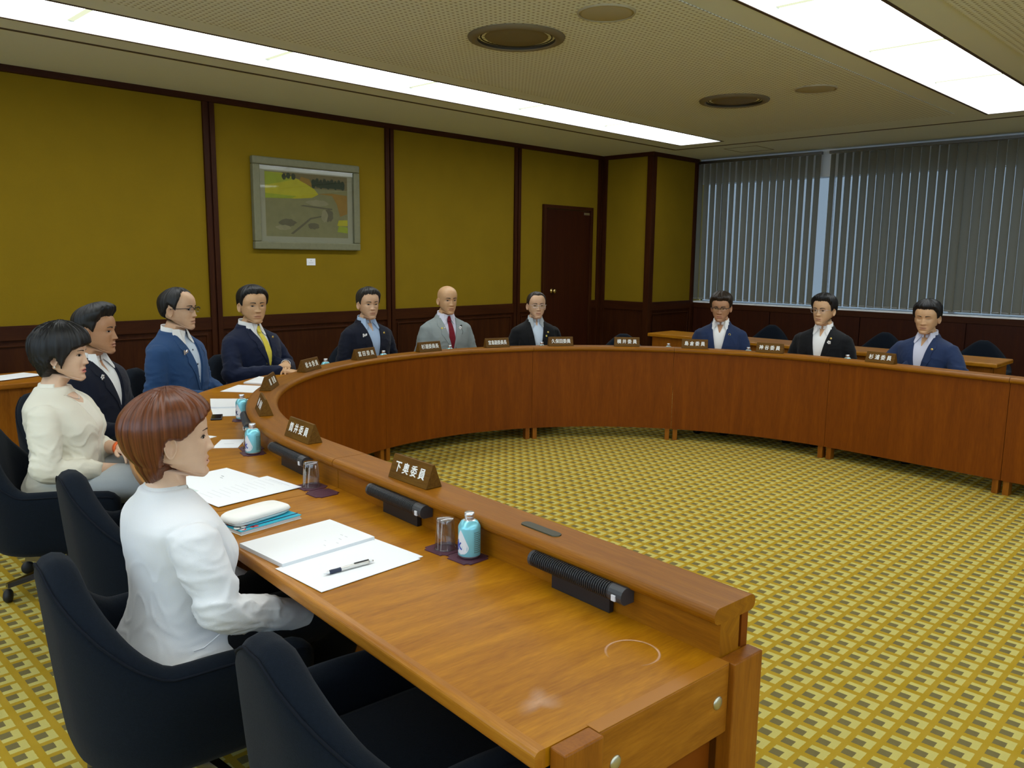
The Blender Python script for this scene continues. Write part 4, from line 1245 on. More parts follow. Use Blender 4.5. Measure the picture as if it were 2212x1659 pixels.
# ------------------------------------------------------------------ framed picture and caption card
pf = empty('framed_painting', (XL + 0.012, 4.27, 1.865)); tag(pf, 'framed landscape painting in yellow and grey on the left wall', 'painting')
PW, PH = 1.15, 0.83
FT = 0.055
for (y0, y1, z0, z1) in ((-PW / 2, PW / 2, PH / 2 - .07, PH / 2), (-PW / 2, PW / 2, -PH / 2, -PH / 2 + .07), (-PW / 2, -PW / 2 + .07, -PH / 2 + .07, PH / 2 - .07), (PW / 2 - .07, PW / 2, -PH / 2 + .07, PH / 2 - .07)):
    box('frame_bar', (FT / 2, (y0 + y1) / 2, (z0 + z1) / 2), (FT, y1 - y0, z1 - z0), M['frame_grey'], pf, 0.010)
box('mount', (0.020, 0, 0), (0.006, PW - .13, PH - .13), M['mount'], pf)
CW, CH_ = PW - 0.26, PH - 0.24
colors = {'grey': (0.194, 0.180, 0.072), 'yellow': (0.403, 0.360, 0.007), 'lime': (0.259, 0.310, 0.011), 'green': (0.018, 0.032, 0.012), 'orange': (0.259, 0.144, 0.016), 'sky': (0.144, 0.112, 0.043), 'dk': (0.108, 0.097, 0.047), 'lt': (0.245, 0.223, 0.115)}
pm = {k: mat('paint_' + k, c, 0.7, noise=0.18, nscale=14) for k, c in colors.items()}
keys = list(colors)
V, F, FM = [], [], []
def paint(key, pts, lift):
    b = len(V)
    for (u, v) in pts: V.append((0.024 + lift * 0.0004, (u - .5) * CW, (v - .5) * CH_))
    F.append(tuple(range(b, b + len(pts)))); FM.append(keys.index(key))
def blob(key, u, v, ru, rv, lift, n=18, wob=0.12):
    paint(key, [(min(.995, max(.005, u + ru * math.cos(2 * math.pi * k / n) * (1 + wob * math.sin(5 * k + u * 30)))), min(.995, max(.005, v + rv * math.sin(2 * math.pi * k / n) * (1 + wob * math.sin(3 * k + v * 20))))) for k in range(n)], lift)
paint('grey', [(0, 0), (1, 0), (1, 1), (0, 1)], 0)
paint('sky', [(0.2, .78), (1, .78), (1, 1), (0.2, 1)], 1)
paint('yellow', [(0, .60), (.35, .60), (.55, .63), (.63, .69), (.58, .77), (.40, .90), (.20, .985), (0, .985)], 2)
paint('lime', [(0, .78), (.18, .84), (.33, .90), (.20, .97), (0, .985)], 3)
paint('lime', [(0.0, .585), (.3, .60), (.36, .64), (0.0, .66)], 3)
paint('orange', [(.62, .70), (.8, .72), (.995, .70), (.995, .40), (.90, .35), (.86, .55), (.80, .68)], 2)
paint('orange', [(.40, .89), (.57, .79), (.52, .92), (.42, .95)], 4)
for (u, v) in ((.22, .93), (.27, .95), (.33, .94)): blob('green', u, v, .025, .05, 5)
for k in range(9): blob('green', .57 + .046 * k, .855 + .02 * ((k * 3) % 2), .026, .075, 5)
paint('green', [(.62, .80), (.92, .80), (.92, .86), (.62, .86)], 4)
paint('dk', [(.40, .49), (.80, .45), (.80, .475), (.44, .51)], 6)
paint('dk', [(.28, .05), (.42, .20), (.52, .31), (.66, .35), (.66, .33), (.53, .285), (.43, .17), (.31, .04)], 6)
blob('dk', .25, .22, .10, .06, 5); blob('dk', .56, .18, .07, .05, 5); blob('dk', .75, .36, .06, .10, 4); blob('lt', .70, .35, .04, .10, 6); blob('lt', .2, .14, .09, .04, 6); blob('lt', .62, .55, .14, .05, 4)
paint('yellow', [(.86, .20), (.995, .20), (.995, .30), (.88, .29)], 5)
paint('lime', [(.86, .10), (.995, .08), (.995, .18), (.88, .20)], 5)
mesh_obj('painting_canvas', V, F, [pm[k] for k in keys], pf, False, fmat=FM)
gq = mesh_obj('glazing', [(0.040, -PW / 2 + .05, -PH / 2 + .05), (0.040, PW / 2 - .05, -PH / 2 + .05), (0.040, PW / 2 - .05, PH / 2 - .05), (0.040, -PW / 2 + .05, PH / 2 - .05)], [(0, 1, 2, 3)], M['lens'], pf)
cc = empty('caption_card', (XL + 0.011, 4.30, 1.335)); tag(cc, 'small white caption card on the wall below the painting', 'card')
box('card', (0.002, 0, 0), (0.003, 0.095, 0.065), M['paper'], cc)
box('printed_line', (0.0038, 0, -0.008), (0.0004, 0.05, 0.005), M['ink'], cc)
box('printed_line', (0.0038, 0, 0.013), (0.0004, 0.012, 0.010), M['ink'], cc)

# PEOPLE-SECTION
# ------------------------------------------------------------------ people
def sst(a, b, x):
    x = np.clip((np.asarray(x, float) - a) / (b - a), 0, 1); return x * x * (3 - 2 * x)
class Noise:
    """cheap smooth vector noise: sum of random plane waves"""
    def __init__(self, seed, n=18):
        r = np.random.default_rng(seed)
        self.k = r.normal(size=(n, 3)); self.k /= np.linalg.norm(self.k, axis=1)[:, None]
        self.k *= r.uniform(0.6, 1.7, size=(n, 1)); self.p = r.uniform(0, 6.28, n); self.n = n
    def __call__(self, P):
        return np.sin(P @ self.k.T * 6.28 + self.p).sum(1) / math.sqrt(self.n)

HZ = np.array([-.114, -.108, -.098, -.085, -.066, -.036, -.015, 0, .018, .035, .055, .075, .092, .104, .1105, .1125])
HA = np.array([.022, .034, .045, .0535, .0615, .0675, .0705, .072, .0745, .0755, .0735, .0665, .0535, .036, .017, .0])
HF = np.array([.066, .073, .0775, .0785, .079, .0800, .0800, .0795, .082, .0845, .0815, .071, .053, .031, .012, -.01])
HB = np.array([.000, -.006, -.018, -.034, -.058, -.083, -.094, -.0985, -.1025, -.1035, -.1, -.088, -.069, -.046, -.024, -.01])
def smooth_interp(x, xp, fp):
    """monotone cubic"""
    h = np.diff(xp); d = np.diff(fp) / h
    m = np.zeros_like(fp); m[0] = d[0]; m[-1] = d[-1]
    for i in range(1, len(fp) - 1):
        m[i] = 0 if d[i - 1] * d[i] <= 0 else 2 * d[i - 1] * d[i] / (d[i - 1] + d[i])
    k = np.clip(np.searchsorted(xp, x) - 1, 0, len(h) - 1)
    t = (x - xp[k]) / h[k]
    return fp[k] * (1 + 2 * t) * (1 - t) ** 2 + h[k] * m[k] * t * (1 - t) ** 2 + fp[k + 1] * t * t * (3 - 2 * t) + h[k] * m[k + 1] * t * t * (t - 1)

def jaw_tilt(y, z):
    """the jaw line climbs from the chin to the ear"""
    return sst(-.035, -.114, z) * np.maximum(0, .068 - y) * .42

class Head:
    def __init__(self, wide=1.0, nose=1.0, fem=False, cheek=0.0):
        self.wide, self.nose, self.fem, self.cheek = wide, nose, fem, cheek
    def profile(self, z):
        return smooth_interp(z, HZ, HA) * self.wide, smooth_interp(z, HZ, HF), smooth_interp(z, HZ, HB)
    def feature(self, x, z):
        g = lambda v, s: np.exp(-(v / s) ** 2)
        n = self.nose
        t = np.clip((.014 - z) / .050, 0, 1)
        below = np.where(z < -.036, g(z + .036, .0055), 1.0)
        top = np.where(z > .014, g(z - .014, .012), 1.0)
        f = (.0035 + .0165 * t ** 1.35) * n * g(x, .0055 + .0060 * t) * below * top
        f += .0075 * n * (g(x - .0125, .0058) + g(x + .0125, .0058)) * g(z + .0335, .0065)
        ax = np.abs(x)
        f -= .0085 * g(ax - .031, .0165) * g(z - .001, .0085)
        f += .0035 * g(ax - .031, .012) * g(z - .0005, .0050)          # eyeball bulge
        f += .0022 * g(ax - .029, .020) * g(z - .0215, .006)
        f += (.0030 + self.cheek) * g(ax - .043, .018) * g(z + .026, .017)
        f -= .0022 * g(ax - .027, .006) * g(z + .052, .016)            # fold beside the mouth
        lip = g(x, .0215) ** 1 
        f += (.0048 * g(z + .0600, .0048) + .0056 * g(z + .0725, .0055)) * lip
        f -= .0052 * g(z + .0660, .0018) * g(x, .026) ** 2
        f -= .0030 * g(z + .084, .0055) * g(x, .020)
        f += .0052 * g(z + .0995, .010) * g(x, .019)
        f -= .0012 * g(x, .004) * g(z + .050, .005)
        return f
    def face_y(self, x, z):
        x = np.asarray(x, float); z = np.asarray(z, float)
        a, f, b = self.profile(z); yc = -.012
        u = np.clip(np.abs(x) / np.maximum(a, 1e-6), 0, .999)
        return yc + (f - yc) * (1 - u ** 2.35) ** (1 / 2.35) + self.feature(x, z)
    def ring(self, z, th):
        a, f, b = self.profile(np.array([z])); a, f, b = a[0], f[0], b[0]
        yc = -.012 if b < -.012 < f else (f + b) / 2
        c, s = np.cos(th), np.sin(th)
        ef = 2 / 2.35
        x = a * np.sign(c) * np.abs(c) ** np.where(s >= 0, ef, .95)
        y = np.where(s >= 0, yc + (f - yc) * np.abs(s) ** ef, yc - (yc - b) * np.abs(s) ** .95)
        front = s > 0
        y = y + np.where(front, self.feature(x, np.full_like(x, z)) * sst(0, .35, s), 0)
        return np.stack([x, y, z + jaw_tilt(y, z)], 1)

NTH = 120
def theta_grid():
    # twice as dense over the face
    t = np.linspace(0, 1, NTH, endpoint=False)
    f = np.where(t < .64, t / .64 * math.pi, math.pi + (t - .64) / .36 * math.pi)
    return f
TH = theta_grid()
HEADZ = np.r_[np.linspace(-.114, .045, 78), np.linspace(.049, .1, 16), np.array([.104, .1075, .110, .1115, .1124])]
EYE = 1.005; HY = 0.028          # eye level and forward offset of the head in the person's own frame
BZ = np.array([.355, .375, .44, .52, .60, .68, .745, .785, .815, .838, .858, .876, .893, .908])
BA = np.array([.06, .155, .176, .160, .158, .170, .182, .182, .158, .116, .076, .059, .0545, .0535])
BF = np.array([.03, .085, .115, .120, .122, .120, .106, .088, .068, .046, .034, .030, .032, .040])
BB = np.array([-.05, -.115, -.128, -.112, -.102, -.107, -.112, -.108, -.098, -.087, -.077, -.070, -.066, -.064])
def torso_ring(a, f, b, z, th, n=2.5):
    c, s = np.cos(th), np.sin(th); e = 2 / n; yc = (f + b) / 2
    return np.stack([a * np.sign(c) * np.abs(c) ** e, yc + np.where(s >= 0, f - yc, yc - b) * np.sign(s) * np.abs(s) ** e, np.full_like(th, z)], 1)

def loft_faces(nr, n, cap0=True, cap1=True):
    F = []
    for j in range(nr - 1):
        for k in range(n):
            k2 = (k + 1) % n; F.append((j * n + k, j * n + k2, (j + 1) * n + k2, (j + 1) * n + k))
    if cap0: F.append(tuple(range(n - 1, -1, -1)))
    if cap1: F.append(tuple((nr - 1) * n + k for k in range(n)))
    return F

def limb(points, radii, steps=7, n=18, flat=1.0):
    """smooth tapered limb through the joints (Catmull-Rom)"""
    P = [Vector(p) for p in points]
    Q = [P[0] * 2 - P[1]] + P + [P[-1] * 2 - P[-2]]
    R = [radii[0]] + list(radii) + [radii[-1]]
    pts, rr = [], []
    for i in range(1, len(Q) - 2):
        for k in range(steps):
            t = k / steps
            a, b, c, d = Q[i - 1], Q[i], Q[i + 1], Q[i + 2]
            pts.append(0.5 * ((2 * b) + (c - a) * t + (2 * a - 5 * b + 4 * c - d) * t * t + (3 * b - a - 3 * c + d) * t ** 3))
            rr.append(R[i] + (R[i + 1] - R[i]) * (t * t * (3 - 2 * t)))
    pts.append(P[-1]); rr.append(R[-2])
    # rounded ends
    d0 = (pts[0] - pts[1]).normalized(); d1 = (pts[-1] - pts[-2]).normalized()
    pts = [pts[0] + d0 * rr[0] * .6] + pts + [pts[-1] + d1 * rr[-1] * .6]
    rr = [rr[0] * .6] + rr + [rr[-1] * .6]
    return tube_geo(pts, rr, n)

def tmp_obj(V, F):
    me = bpy.data.meshes.new('work'); me.from_pydata([tuple(v) for v in V], [], [tuple(f) for f in F])
    bm = bmesh.new(); bm.from_mesh(me); bmesh.ops.recalc_face_normals(bm, faces=bm.faces); bm.to_mesh(me); bm.free()
    o = bpy.data.objects.new('work', me); COL.objects.link(o); return o
def evaluated(o):
    bpy.context.view_layer.update()
    dg = bpy.context.evaluated_depsgraph_get()
    return bpy.data.meshes.new_from_object(o.evaluated_get(dg))
def union(base, others):
    for q in others:
        m = base.modifiers.new('u', 'BOOLEAN'); m.operation = 'UNION'; m.solver = 'MANIFOLD'; m.object = q
    me = evaluated(base)
    for q in [base] + list(others):
        d = q.data; bpy.data.objects.remove(q); bpy.data.meshes.remove(d)
    return me
def remesh(geos, voxel, smooth):
    V, F = [], []
    for v, f in geos:
        b = len(V); V += [tuple(x) for x in v]; F += [tuple(i + b for i in q) for q in f]
    o = tmp_obj(V, F)
    m = o.modifiers.new('r', 'REMESH'); m.mode = 'VOXEL'; m.voxel_size = voxel
    if smooth:
        s = o.modifiers.new('s', 'SMOOTH'); s.iterations = smooth; s.factor = 0.5
    me = evaluated(o); d = o.data; bpy.data.objects.remove(o); bpy.data.meshes.remove(d)
    return me
def get_co(me):
    a = np.empty(len(me.vertices) * 3, dtype=np.float32); me.vertices.foreach_get('co', a); return a.reshape(-1, 3).astype(float)
def get_no(me):
    a = np.empty(len(me.vertices) * 3, dtype=np.float32); me.vertices.foreach_get('normal', a); return a.reshape(-1, 3).astype(float)
def set_co(me, a): me.vertices.foreach_set('co', a.astype(np.float32).ravel()); me.update()
def shade(me): me.polygons.foreach_set('use_smooth', [True] * len(me.polygons))

def hand_geo(spread=0.0, curl=0.5):
    """right hand, wrist at the origin, fingers along +y, palm facing -z, thumb on the -x side"""
    geos = []
    V, F = [], []
    n = 16; rings = [(-.030, .021, .016), (-.005, .025, .0165), (.02, .034, .0155), (.05, .041, .0145), (.078, .0415, .0125), (.094, .036, .0095)]
    for (y, a, b) in rings:
        for k in range(n):
            t = 2 * math.pi * k / n; c, s = math.cos(t), math.sin(t)
            V.append((a * abs(c) ** .8 * (1 if c > 0 else -1), y, b * abs(s) ** .8 * (1 if s > 0 else -1) - .08 * max(0, y - .03) * curl))
    F = loft_faces(len(rings), n)
    geos.append((V, F))
    for (x, y, L, r, sp) in ((-.029, .082, .072, .0088, -.10), (-.0095, .088, .081, .0092, -.02), (.0105, .086, .076, .0088, .05), (.029, .078, .059, .0078, .14)):
        p = Vector((x, y - .014, -.0035 * curl)); d = Vector((math.sin(sp), math.cos(sp), -.12 - .25 * curl)).normalized()
        pts = [p]; ang = 0
        for seg in (0.46, 0.30, 0.24):
            pts.append(pts[-1] + d * L * seg * 1.12)
            ax = Vector((1, 0, 0)); d = Matrix.Rotation(-curl * 0.62, 3, ax) @ d
        geos.append(limb(pts, [r, r * .97, r * .88, r * .74], 4, 10))
    geos.append(limb([(-.018, .006, -.004), (-.037, .030, -.010), (-.048, .055, -.015), (-.050, .080, -.019)], [.012, .0112, .0095, .0078], 4, 10))
    return geos

def place_geo(geo, M4, mirror=False):
    V, F = geo
    out = []
    for v in V:
        v = Vector(v)
        if mirror: v = Vector((-v.x, v.y, v.z))
        out.append(M4 @ v)
    return out, F

HY0 = HY
def person(key, label, skin, P):
    HY = P.get('hy', HY0)
    x, y, ez = PEOPLE[key]
    s = ez / EYE
    head = Head(P.get('wide', 1.0), P.get('nose', 1.0), P.get('fem', False), P.get('cheek', 0.0))
    view = Vector((x, y)).normalized(); rgt = Vector((view.y, -view.x))
    bv = nrm_heading(x, y)
    if 'body' in P:
        a = math.radians(P['body']); bv = (-view) * math.cos(a) + rgt * math.sin(a)
    rz = heading_rot(bv)
    a = math.radians(P['head']); hv = (-view) * math.cos(a) + rgt * math.sin(a)
    yaw = math.atan2(bv.x * hv.y - bv.y * hv.x, bv.dot(hv))        # about +z, head relative to the body
    pit = math.radians(P.get('pitch', 0.0)); rol = math.radians(P.get('roll', 0.0))
    hs = P.get('hs', 1.0)
    root = empty('person', (0, 0, 0), rz)
    # the head is the anchor: hips sit behind it by HY
    off = Matrix.Rotation(rz, 3, 'Z') @ Vector((0, HY * s, 0))
    root.location = (x - off.x, y - off.y, 0.0); root.scale = (s, s, s)
    tag(root, label, 'person', 'committee members round the table')
    HR = np.array(Matrix.Rotation(yaw, 3, 'Z') @ Matrix.Rotation(pit, 3, 'X') @ Matrix.Rotation(rol, 3, 'Y'))
    PIV = np.array([0, -0.012, -0.085])
    def HT(p, w=1.0):
        p = np.asarray(p, float) * hs
        q = (p - PIV) @ HR.T + PIV
        return (p + (q - p) * np.asarray(w).reshape(-1, 1) if np.ndim(w) else q) + np.array([0, HY, EYE])
    fem = P.get('fem', False)
    sw = P.get('sw', 1.0) * (1.0 if P.get('fem') else .95)                 # shoulder width
    bulk = P.get('bulk', 1.0)
    # ---- body: one lofted trunk from seat to crown, limbs and hands merged in
    zs = np.r_[np.linspace(.355, .84, 26), np.linspace(.848, .874, 5)]
    rings = []
    for z in zs:
        k = sst(.85, .80, z)
        aa = smooth_interp(np.array([z]), BZ, BA)[0] * (1 + (sw - 1) * k); ff = smooth_interp(np.array([z]), BZ, BF)[0] * (1 + (bulk - 1) * k); bb = smooth_interp(np.array([z]), BZ, BB)[0]
        if fem: aa *= 0.94; ff += .018 * math.exp(-((z - .70) / .05) ** 2)
        if fem and z > .85: aa *= .90; ff *= .9
        rings.append(torso_ring(aa, ff, bb, z, TH))
    hr = [head.ring(z, TH) for z in HEADZ]
    # neck to chin: bridge with the underside of the jaw
    zc = HEADZ[0]
    neck = []
    ntop = np.stack([.053 * hs * np.cos(TH) * (.9 if fem else 1), -.026 + np.where(np.sin(TH) > 0, .050, .046) * np.sin(TH), np.full_like(TH, -.119)], 1)
    ntop[:, 2] += jaw_tilt(ntop[:, 1], -.12)
    allr = rings + [HT(ntop, 1.0)] + [HT(r, 1.0) for r in hr]
    V = np.concatenate(allr); F = loft_faces(len(allr), NTH)
    base = tmp_obj(V, F)
    ops = []
    # ears
    for sd in (-1, 1):
        EV, EF = [], []
        n = 14
        for (k, (o, sc)) in enumerate(((-.004, .80), (.004, 1.0), (.0085, .98), (.0100, .88), (.0072, .74), (.0020, .56), (.0006, .25))):
            for j in range(n):
                t = 2 * math.pi * j / n
                ey = -.010 + (.0165 + .004 * math.sin(t)) * math.cos(t) * sc - .003; ezz = -.012 + .030 * math.sin(t) * sc
                EV.append((sd * (.0725 * head.wide - .002 + o + .010 * max(0, -math.cos(t)) * sc), ey, ezz))
        EF = loft_faces(7, n)
        ops.append(tmp_obj(HT(np.array(EV)), EF))
    # arms and hands
    arms = P.get('arms', 'lap')
    jacket_geos = []
    sleeve_end = P.get('sleeve', 0.94)
    for sd in (-1, 1):
        S = Vector((sd * .163 * sw, -.008, .772))
        tgt = P.get('wrist', {}).get(sd)
        if arms == 'desk':
            E = Vector((sd * (.255 * sw + P.get('elbow_out', 0)), .075, .585)); W = Vector((sd * .075, .275, .640 / s - .0))
        else:
            E = Vector((sd * .238 * sw, .010, .560)); W = Vector((sd * .085, .235, .520))
        if tgt: W = Vector(tgt)
        if 'elbow' in P and sd in P['elbow']: E = Vector(P['elbow'][sd])
        v, f = limb([S, S.lerp(E, .5) + Vector((sd * .004, 0, 0)), E, E.lerp(W, .5), W], [.050, .046, .039, .034, .026], 6, 16)
        ops.append(tmp_obj(v, f))
        d = (W - E); d.z *= .35; d.normalize()
        d = (d + Vector((-sd * .25, .1, -0.12))).normalized()
        zax = Vector((sd * .15, 0, 1)); xax = d.cross(zax).normalized(); zax = xax.cross(d).normalized()
        mt = Matrix(((xax.x, d.x, zax.x, W.x), (xax.y, d.y, zax.y, W.y), (xax.z, d.z, zax.z, W.z), (0, 0, 0, 1)))
        for g in hand_geo(0, P.get('curl', .55)):
            v, f = place_geo(g, mt @ Matrix.Scale(.95 if not fem else .87, 4), sd < 0)
            ops.append(tmp_obj(v, f))
        We = E.lerp(W, sleeve_end)
        b = P.get('sleeve_r', 1.0)
        jacket_geos.append(limb([S, S.lerp(E, .35) + Vector((sd * .004, -.004, 0)), S.lerp(E, .72), E + Vector((0, -.006, -.004)), E.lerp(W, .45), We], [.064 * b, .062 * b, .057 * b, .053 * b, .047 * b, .040 * b], 7, 22))
        if P.get('band') == sd:
            c0 = E.lerp(W, .97); ax = (W - E).normalized()
            ring_ = []
            a1 = ax.cross(Vector((0, 0, 1))).normalized(); b1 = ax.cross(a1)
            BV, BF_ = [], []
            for j, (o, r) in enumerate(((-.011, .0285), (.011, .0285), (.011, .0315), (-.011, .0315))):
                for k in range(20):
                    t = 2 * math.pi * k / 20; BV.append(c0 + ax * o + (a1 * math.cos(t) + b1 * math.sin(t)) * r)
            for j in range(4):
                for k in range(20): BF_.append((j * 20 + k, j * 20 + (k + 1) % 20, ((j + 1) % 4) * 20 + (k + 1) % 20, ((j + 1) % 4) * 20 + k))
            mesh_obj(P.get('band_name', 'wristband'), BV, BF_, P['band_mat'], root, True)
    for sd in (-1, 1):
        v, f = limb([(sd * .085, -.02, .44), (sd * .10, .20, .455), (sd * .105, .40, .44), (sd * .105, .36, .24), (sd * .105, .29, .075)], [.088, .078, .058, .050, .038], 5, 14)
        ops.append(tmp_obj(v, f))
    me = union(base, ops)
    me.materials.clear(); me.materials.append(skin); shade(me)
    # lips: colour attribute in the head's own frame
    co = get_co(me)
    hl = ((co - np.array([0, HY, EYE]) - PIV * 1.0) @ HR + PIV) / hs
    lw = 1.0
    lipf = np.exp(-((hl[:, 0] / .0235) ** 4)) * np.exp(-(((hl[:, 2] + .0662) / .0095) ** 4)) * (hl[:, 1] > .05)
    at = me.attributes.new('lip', 'FLOAT', 'POINT'); at.data.foreach_set('value', (lipf * P.get('lipstick', .45)).astype(np.float32))
    body = link('body', me, root)
    # ---- trousers and shoes
    tg = [(torso_ring(.178, .122, -.130, .40, TH[::6]), None)]
    legs = []
    for sd in (-1, 1):
        legs.append(limb([(sd * .085, -.03, .43), (sd * .10, .20, .455), (sd * .107, .405, .44), (sd * .107, .365, .24), (sd * .107, .295, .10)], [.100, .090, .070, .060, .054], 6, 16))
    rr = [torso_ring(.172 * k, .112 * k, -.125 * k, z, TH[::5]) for z, k in ((.350, .6), (.36, .95), (.44, 1.03), (.50, .98))]
    legs.append((np.concatenate(rr), loft_faces(4, len(TH[::5]))))
    tm = remesh(legs, .012, 3); tm.materials.append(P['trousers']); shade(tm); link('trousers', tm, root)
    for sd in (-1, 1):
        V2, F2 = [], []
        n = 16
        for (zz, a_, b_) in ((.0, .040, .125), (.03, .043, .128), (.055, .038, .10), (.085, .034, .05), (.10, .033, .045)):
            for k in range(n):
                t = 2 * math.pi * k / n
                V2.append((sd * .107 + a_ * math.cos(t), .295 + (.055 if zz < .06 else 0.01) + b_ * math.sin(t), zz / s + .001))
        mesh_obj('shoe', V2, loft_faces(5, n), M['rubber'], root, True)
    # ---- shirt and jacket
    def upper(off, z0, z1, dz=.0, flare=0.0, shoulder=0.0, nth=72):
        th = np.linspace(0, 2 * math.pi, nth, endpoint=False)
        out = []
        for z in np.linspace(z0, z1, 30):
            k = sst(.85, .80, z); zz = np.array([z])
            aa = smooth_interp(zz, BZ, BA)[0] * (1 + (sw - 1) * k); ff = smooth_interp(zz, BZ, BF)[0] * (1 + (bulk - 1) * k); bb = smooth_interp(zz, BZ, BB)[0]
            if fem: aa *= .94; ff += .018 * math.exp(-((z - .70) / .05) ** 2)
            lo = sst(.56, .40, z) * flare
            o2 = off + shoulder * math.exp(-((z - .80) / .03) ** 2)
            out.append(torso_ring(aa + o2 + lo, ff + off + lo, bb - off - lo * .6, z, th, 2.5))
        return np.concatenate(out), loft_faces(30, nth)
    vb = P.get('v_bottom', .60); vw = P.get('v_width', .066); vtop = .90
    shirt_b = None
    if P.get('shirt'):
        o = tmp_obj(*upper(.006, .43, .886))
        if P.get('open', 0):
            ow = P['open']; oz = P.get('open_z', .80); cut = [(-ow, .90), (ow, .90)] + ([(ow * .93, .85), (ow * .6, oz + .012)] if fem else []) + [(.004, oz), (-.004, oz)] + ([(-ow * .6, oz + .012), (-ow * .93, .85)] if fem else [])
            CV = [(cx_, .0, cz_) for cx_, cz_ in cut] + [(cx_, .3, cz_) for cx_, cz_ in cut]
            kk = len(cut); c_ = tmp_obj(CV, [tuple(range(kk)), tuple(range(2 * kk - 1, kk - 1, -1))] + [(i, kk + i, kk + (i + 1) % kk, (i + 1) % kk) for i in range(kk)])
            m = o.modifiers.new('d', 'BOOLEAN'); m.operation = 'DIFFERENCE'; m.solver = 'MANIFOLD'; m.object = c_
            sm_ = evaluated(o)
            for q in (o, c_): bpy.data.objects.remove(q)
        else:
            sm_ = evaluated(o); bpy.data.objects.remove(o)
        sm_.materials.clear(); sm_.materials.append(P['shirt']); shade(sm_)
        link(P.get('shirt_name', 'shirt'), sm_, root)
        shirt_b = sm_
    vox = P.get('voxel', .0085)
    geo = upper(.016, P.get('hem', .40), P.get('jtop', .872), 0, P.get('flare', .02), .010)
    jm = remesh([geo] + jacket_geos, vox, P.get('jsm', 4))
    co = get_co(jm); no = get_no(jm)
    nz = P['noise']; 
    A = P.get('wr', .0045) * 1.9
    ax = np.abs(co[:, 0]); arm_w = sst(.150, .20, ax) 
    el = np.exp(-((co[:, 2] - .60) / .11) ** 2)
    # folds run round the sleeve: stretch the noise across it
    f2 = nz(co * np.array([7.0, 7.0, 5.0]))
    f1 = nz((co + .010 * f2[:, None]) * np.array([5.0, 5.0, 15.0]) + 3.1)
    f4 = nz((co + .012 * f2[:, None]) * np.array([6.0, 6.0, 27.0]) + 9.3)
    f3 = nz((co + .02 * f2[:, None]) * np.array([3.0, 9.0, 11.0]) + 7.7)
    ridge = lambda f: (1 - np.minimum(1, np.abs(f))) ** 2 - .33
    dsp = A * (arm_w * (.30 + .80 * el) * (.55 * ridge(f1) + .34 * ridge(f4)) + (1 - arm_w) * P.get('wrb', 1.0) * (.60 * ridge(f3) * sst(.83, .66, co[:, 2]) + .10 * f2))
    # seams: armhole, and the middle of the back
    dsp -= P.get('seam', .0022) * np.exp(-((ax - .170 * sw) / .0065) ** 2) * sst(.66, .70, co[:, 2])
    dsp -= .0016 * np.exp(-(co[:, 0] / .004) ** 2) * (co[:, 1] < -.03)
    co += no * dsp[:, None]
    set_co(jm, co)
    jm.materials.append(P['jacket'])
    jo = bpy.data.objects.new('work', jm); COL.objects.link(jo)
    if vb < .86:
        st = P.get('straight', 0.0)
        cut = [(-vw, .93), (vw, .93), (vw * .96, .875), (.004 + st, vb), (.003 + st, P.get('hem', .40) - .05 if st else vb - .001), (-.003 - st, P.get('hem', .40) - .05 if st else vb - .001), (-.004 - st, vb), (-vw * .96, .875)]
        yb0 = P.get('cut_y', .012)
        CV = [(cx_, yb0, cz_) for cx_, cz_ in cut] + [(cx_, .4, cz_) for cx_, cz_ in cut]
        k = len(cut)
        CF = [tuple(range(k)), tuple(range(2 * k - 1, k - 1, -1))] + [(i, k + i, k + (i + 1) % k, (i + 1) % k) for i in range(k)]
        c_ = tmp_obj(CV, CF)
        m = jo.modifiers.new('d', 'BOOLEAN'); m.operation = 'DIFFERENCE'; m.solver = 'MANIFOLD'; m.object = c_
        jm2 = evaluated(jo)
        bpy.data.objects.remove(jo); bpy.data.objects.remove(c_)
    else:
        jm2 = evaluated(jo); bpy.data.objects.remove(jo)
    jm2.materials.clear(); jm2.materials.append(P['jacket']); shade(jm2)
    link(P.get('jacket_name', 'jacket'), jm2, root)
    # ray casting on the clothes for everything that lies on the chest
    def bvh(me_):
        return BVHTree.FromPolygons([v.co for v in me_.vertices], [p.vertices[:] for p in me_.polygons])
    bj = BVHTree.FromPolygons([tuple(c) for c in co], [p.vertices[:] for p in jm.polygons])
    bs = bvh(shirt_b) if shirt_b else bj
    def on(tree, px, pz, lift, dflt=.12):
        h = tree.ray_cast(Vector((px, 1.0, pz)), Vector((0, -1, 0)))
        if h[0] is not None: return h[0].y + lift
        h = tree.find_nearest(Vector((px, .06, pz)))
        return h[0].y + lift
    def patch(name, rows, tree, lift, thick, m, par=root):
        """rows of (x,z) points laid on the clothes, given thickness"""
        V, F = [], []
        R_ = len(rows); C_ = len(rows[0])
        for lv in (lift, lift + thick):
            for r in rows:
                for (px, pz) in r: V.append((px, on(tree, px, pz, lv), pz))
        N_ = R_ * C_
        for i in range(R_ - 1):
            for j in range(C_ - 1):
                q = (i * C_ + j, i * C_ + j + 1, (i + 1) * C_ + j + 1, (i + 1) * C_ + j)
                F.append(tuple(reversed(q))); F.append(tuple(N_ + t for t in q))
        rim = [(0, j) for j in range(C_)] + [(i, C_ - 1) for i in range(1, R_)] + [(R_ - 1, j) for j in range(C_ - 2, -1, -1)] + [(i, 0) for i in range(R_ - 2, 0, -1)]
        ids = [i * C_ + j for i, j in rim]
        for q in range(len(ids)):
            a_, b_ = ids[q], ids[(q + 1) % len(ids)]; F.append((a_, b_, N_ + b_, N_ + a_))
        me_ = bpy.data.meshes.new(name); me_.from_pydata(V, [], F); me_.materials.append(m)
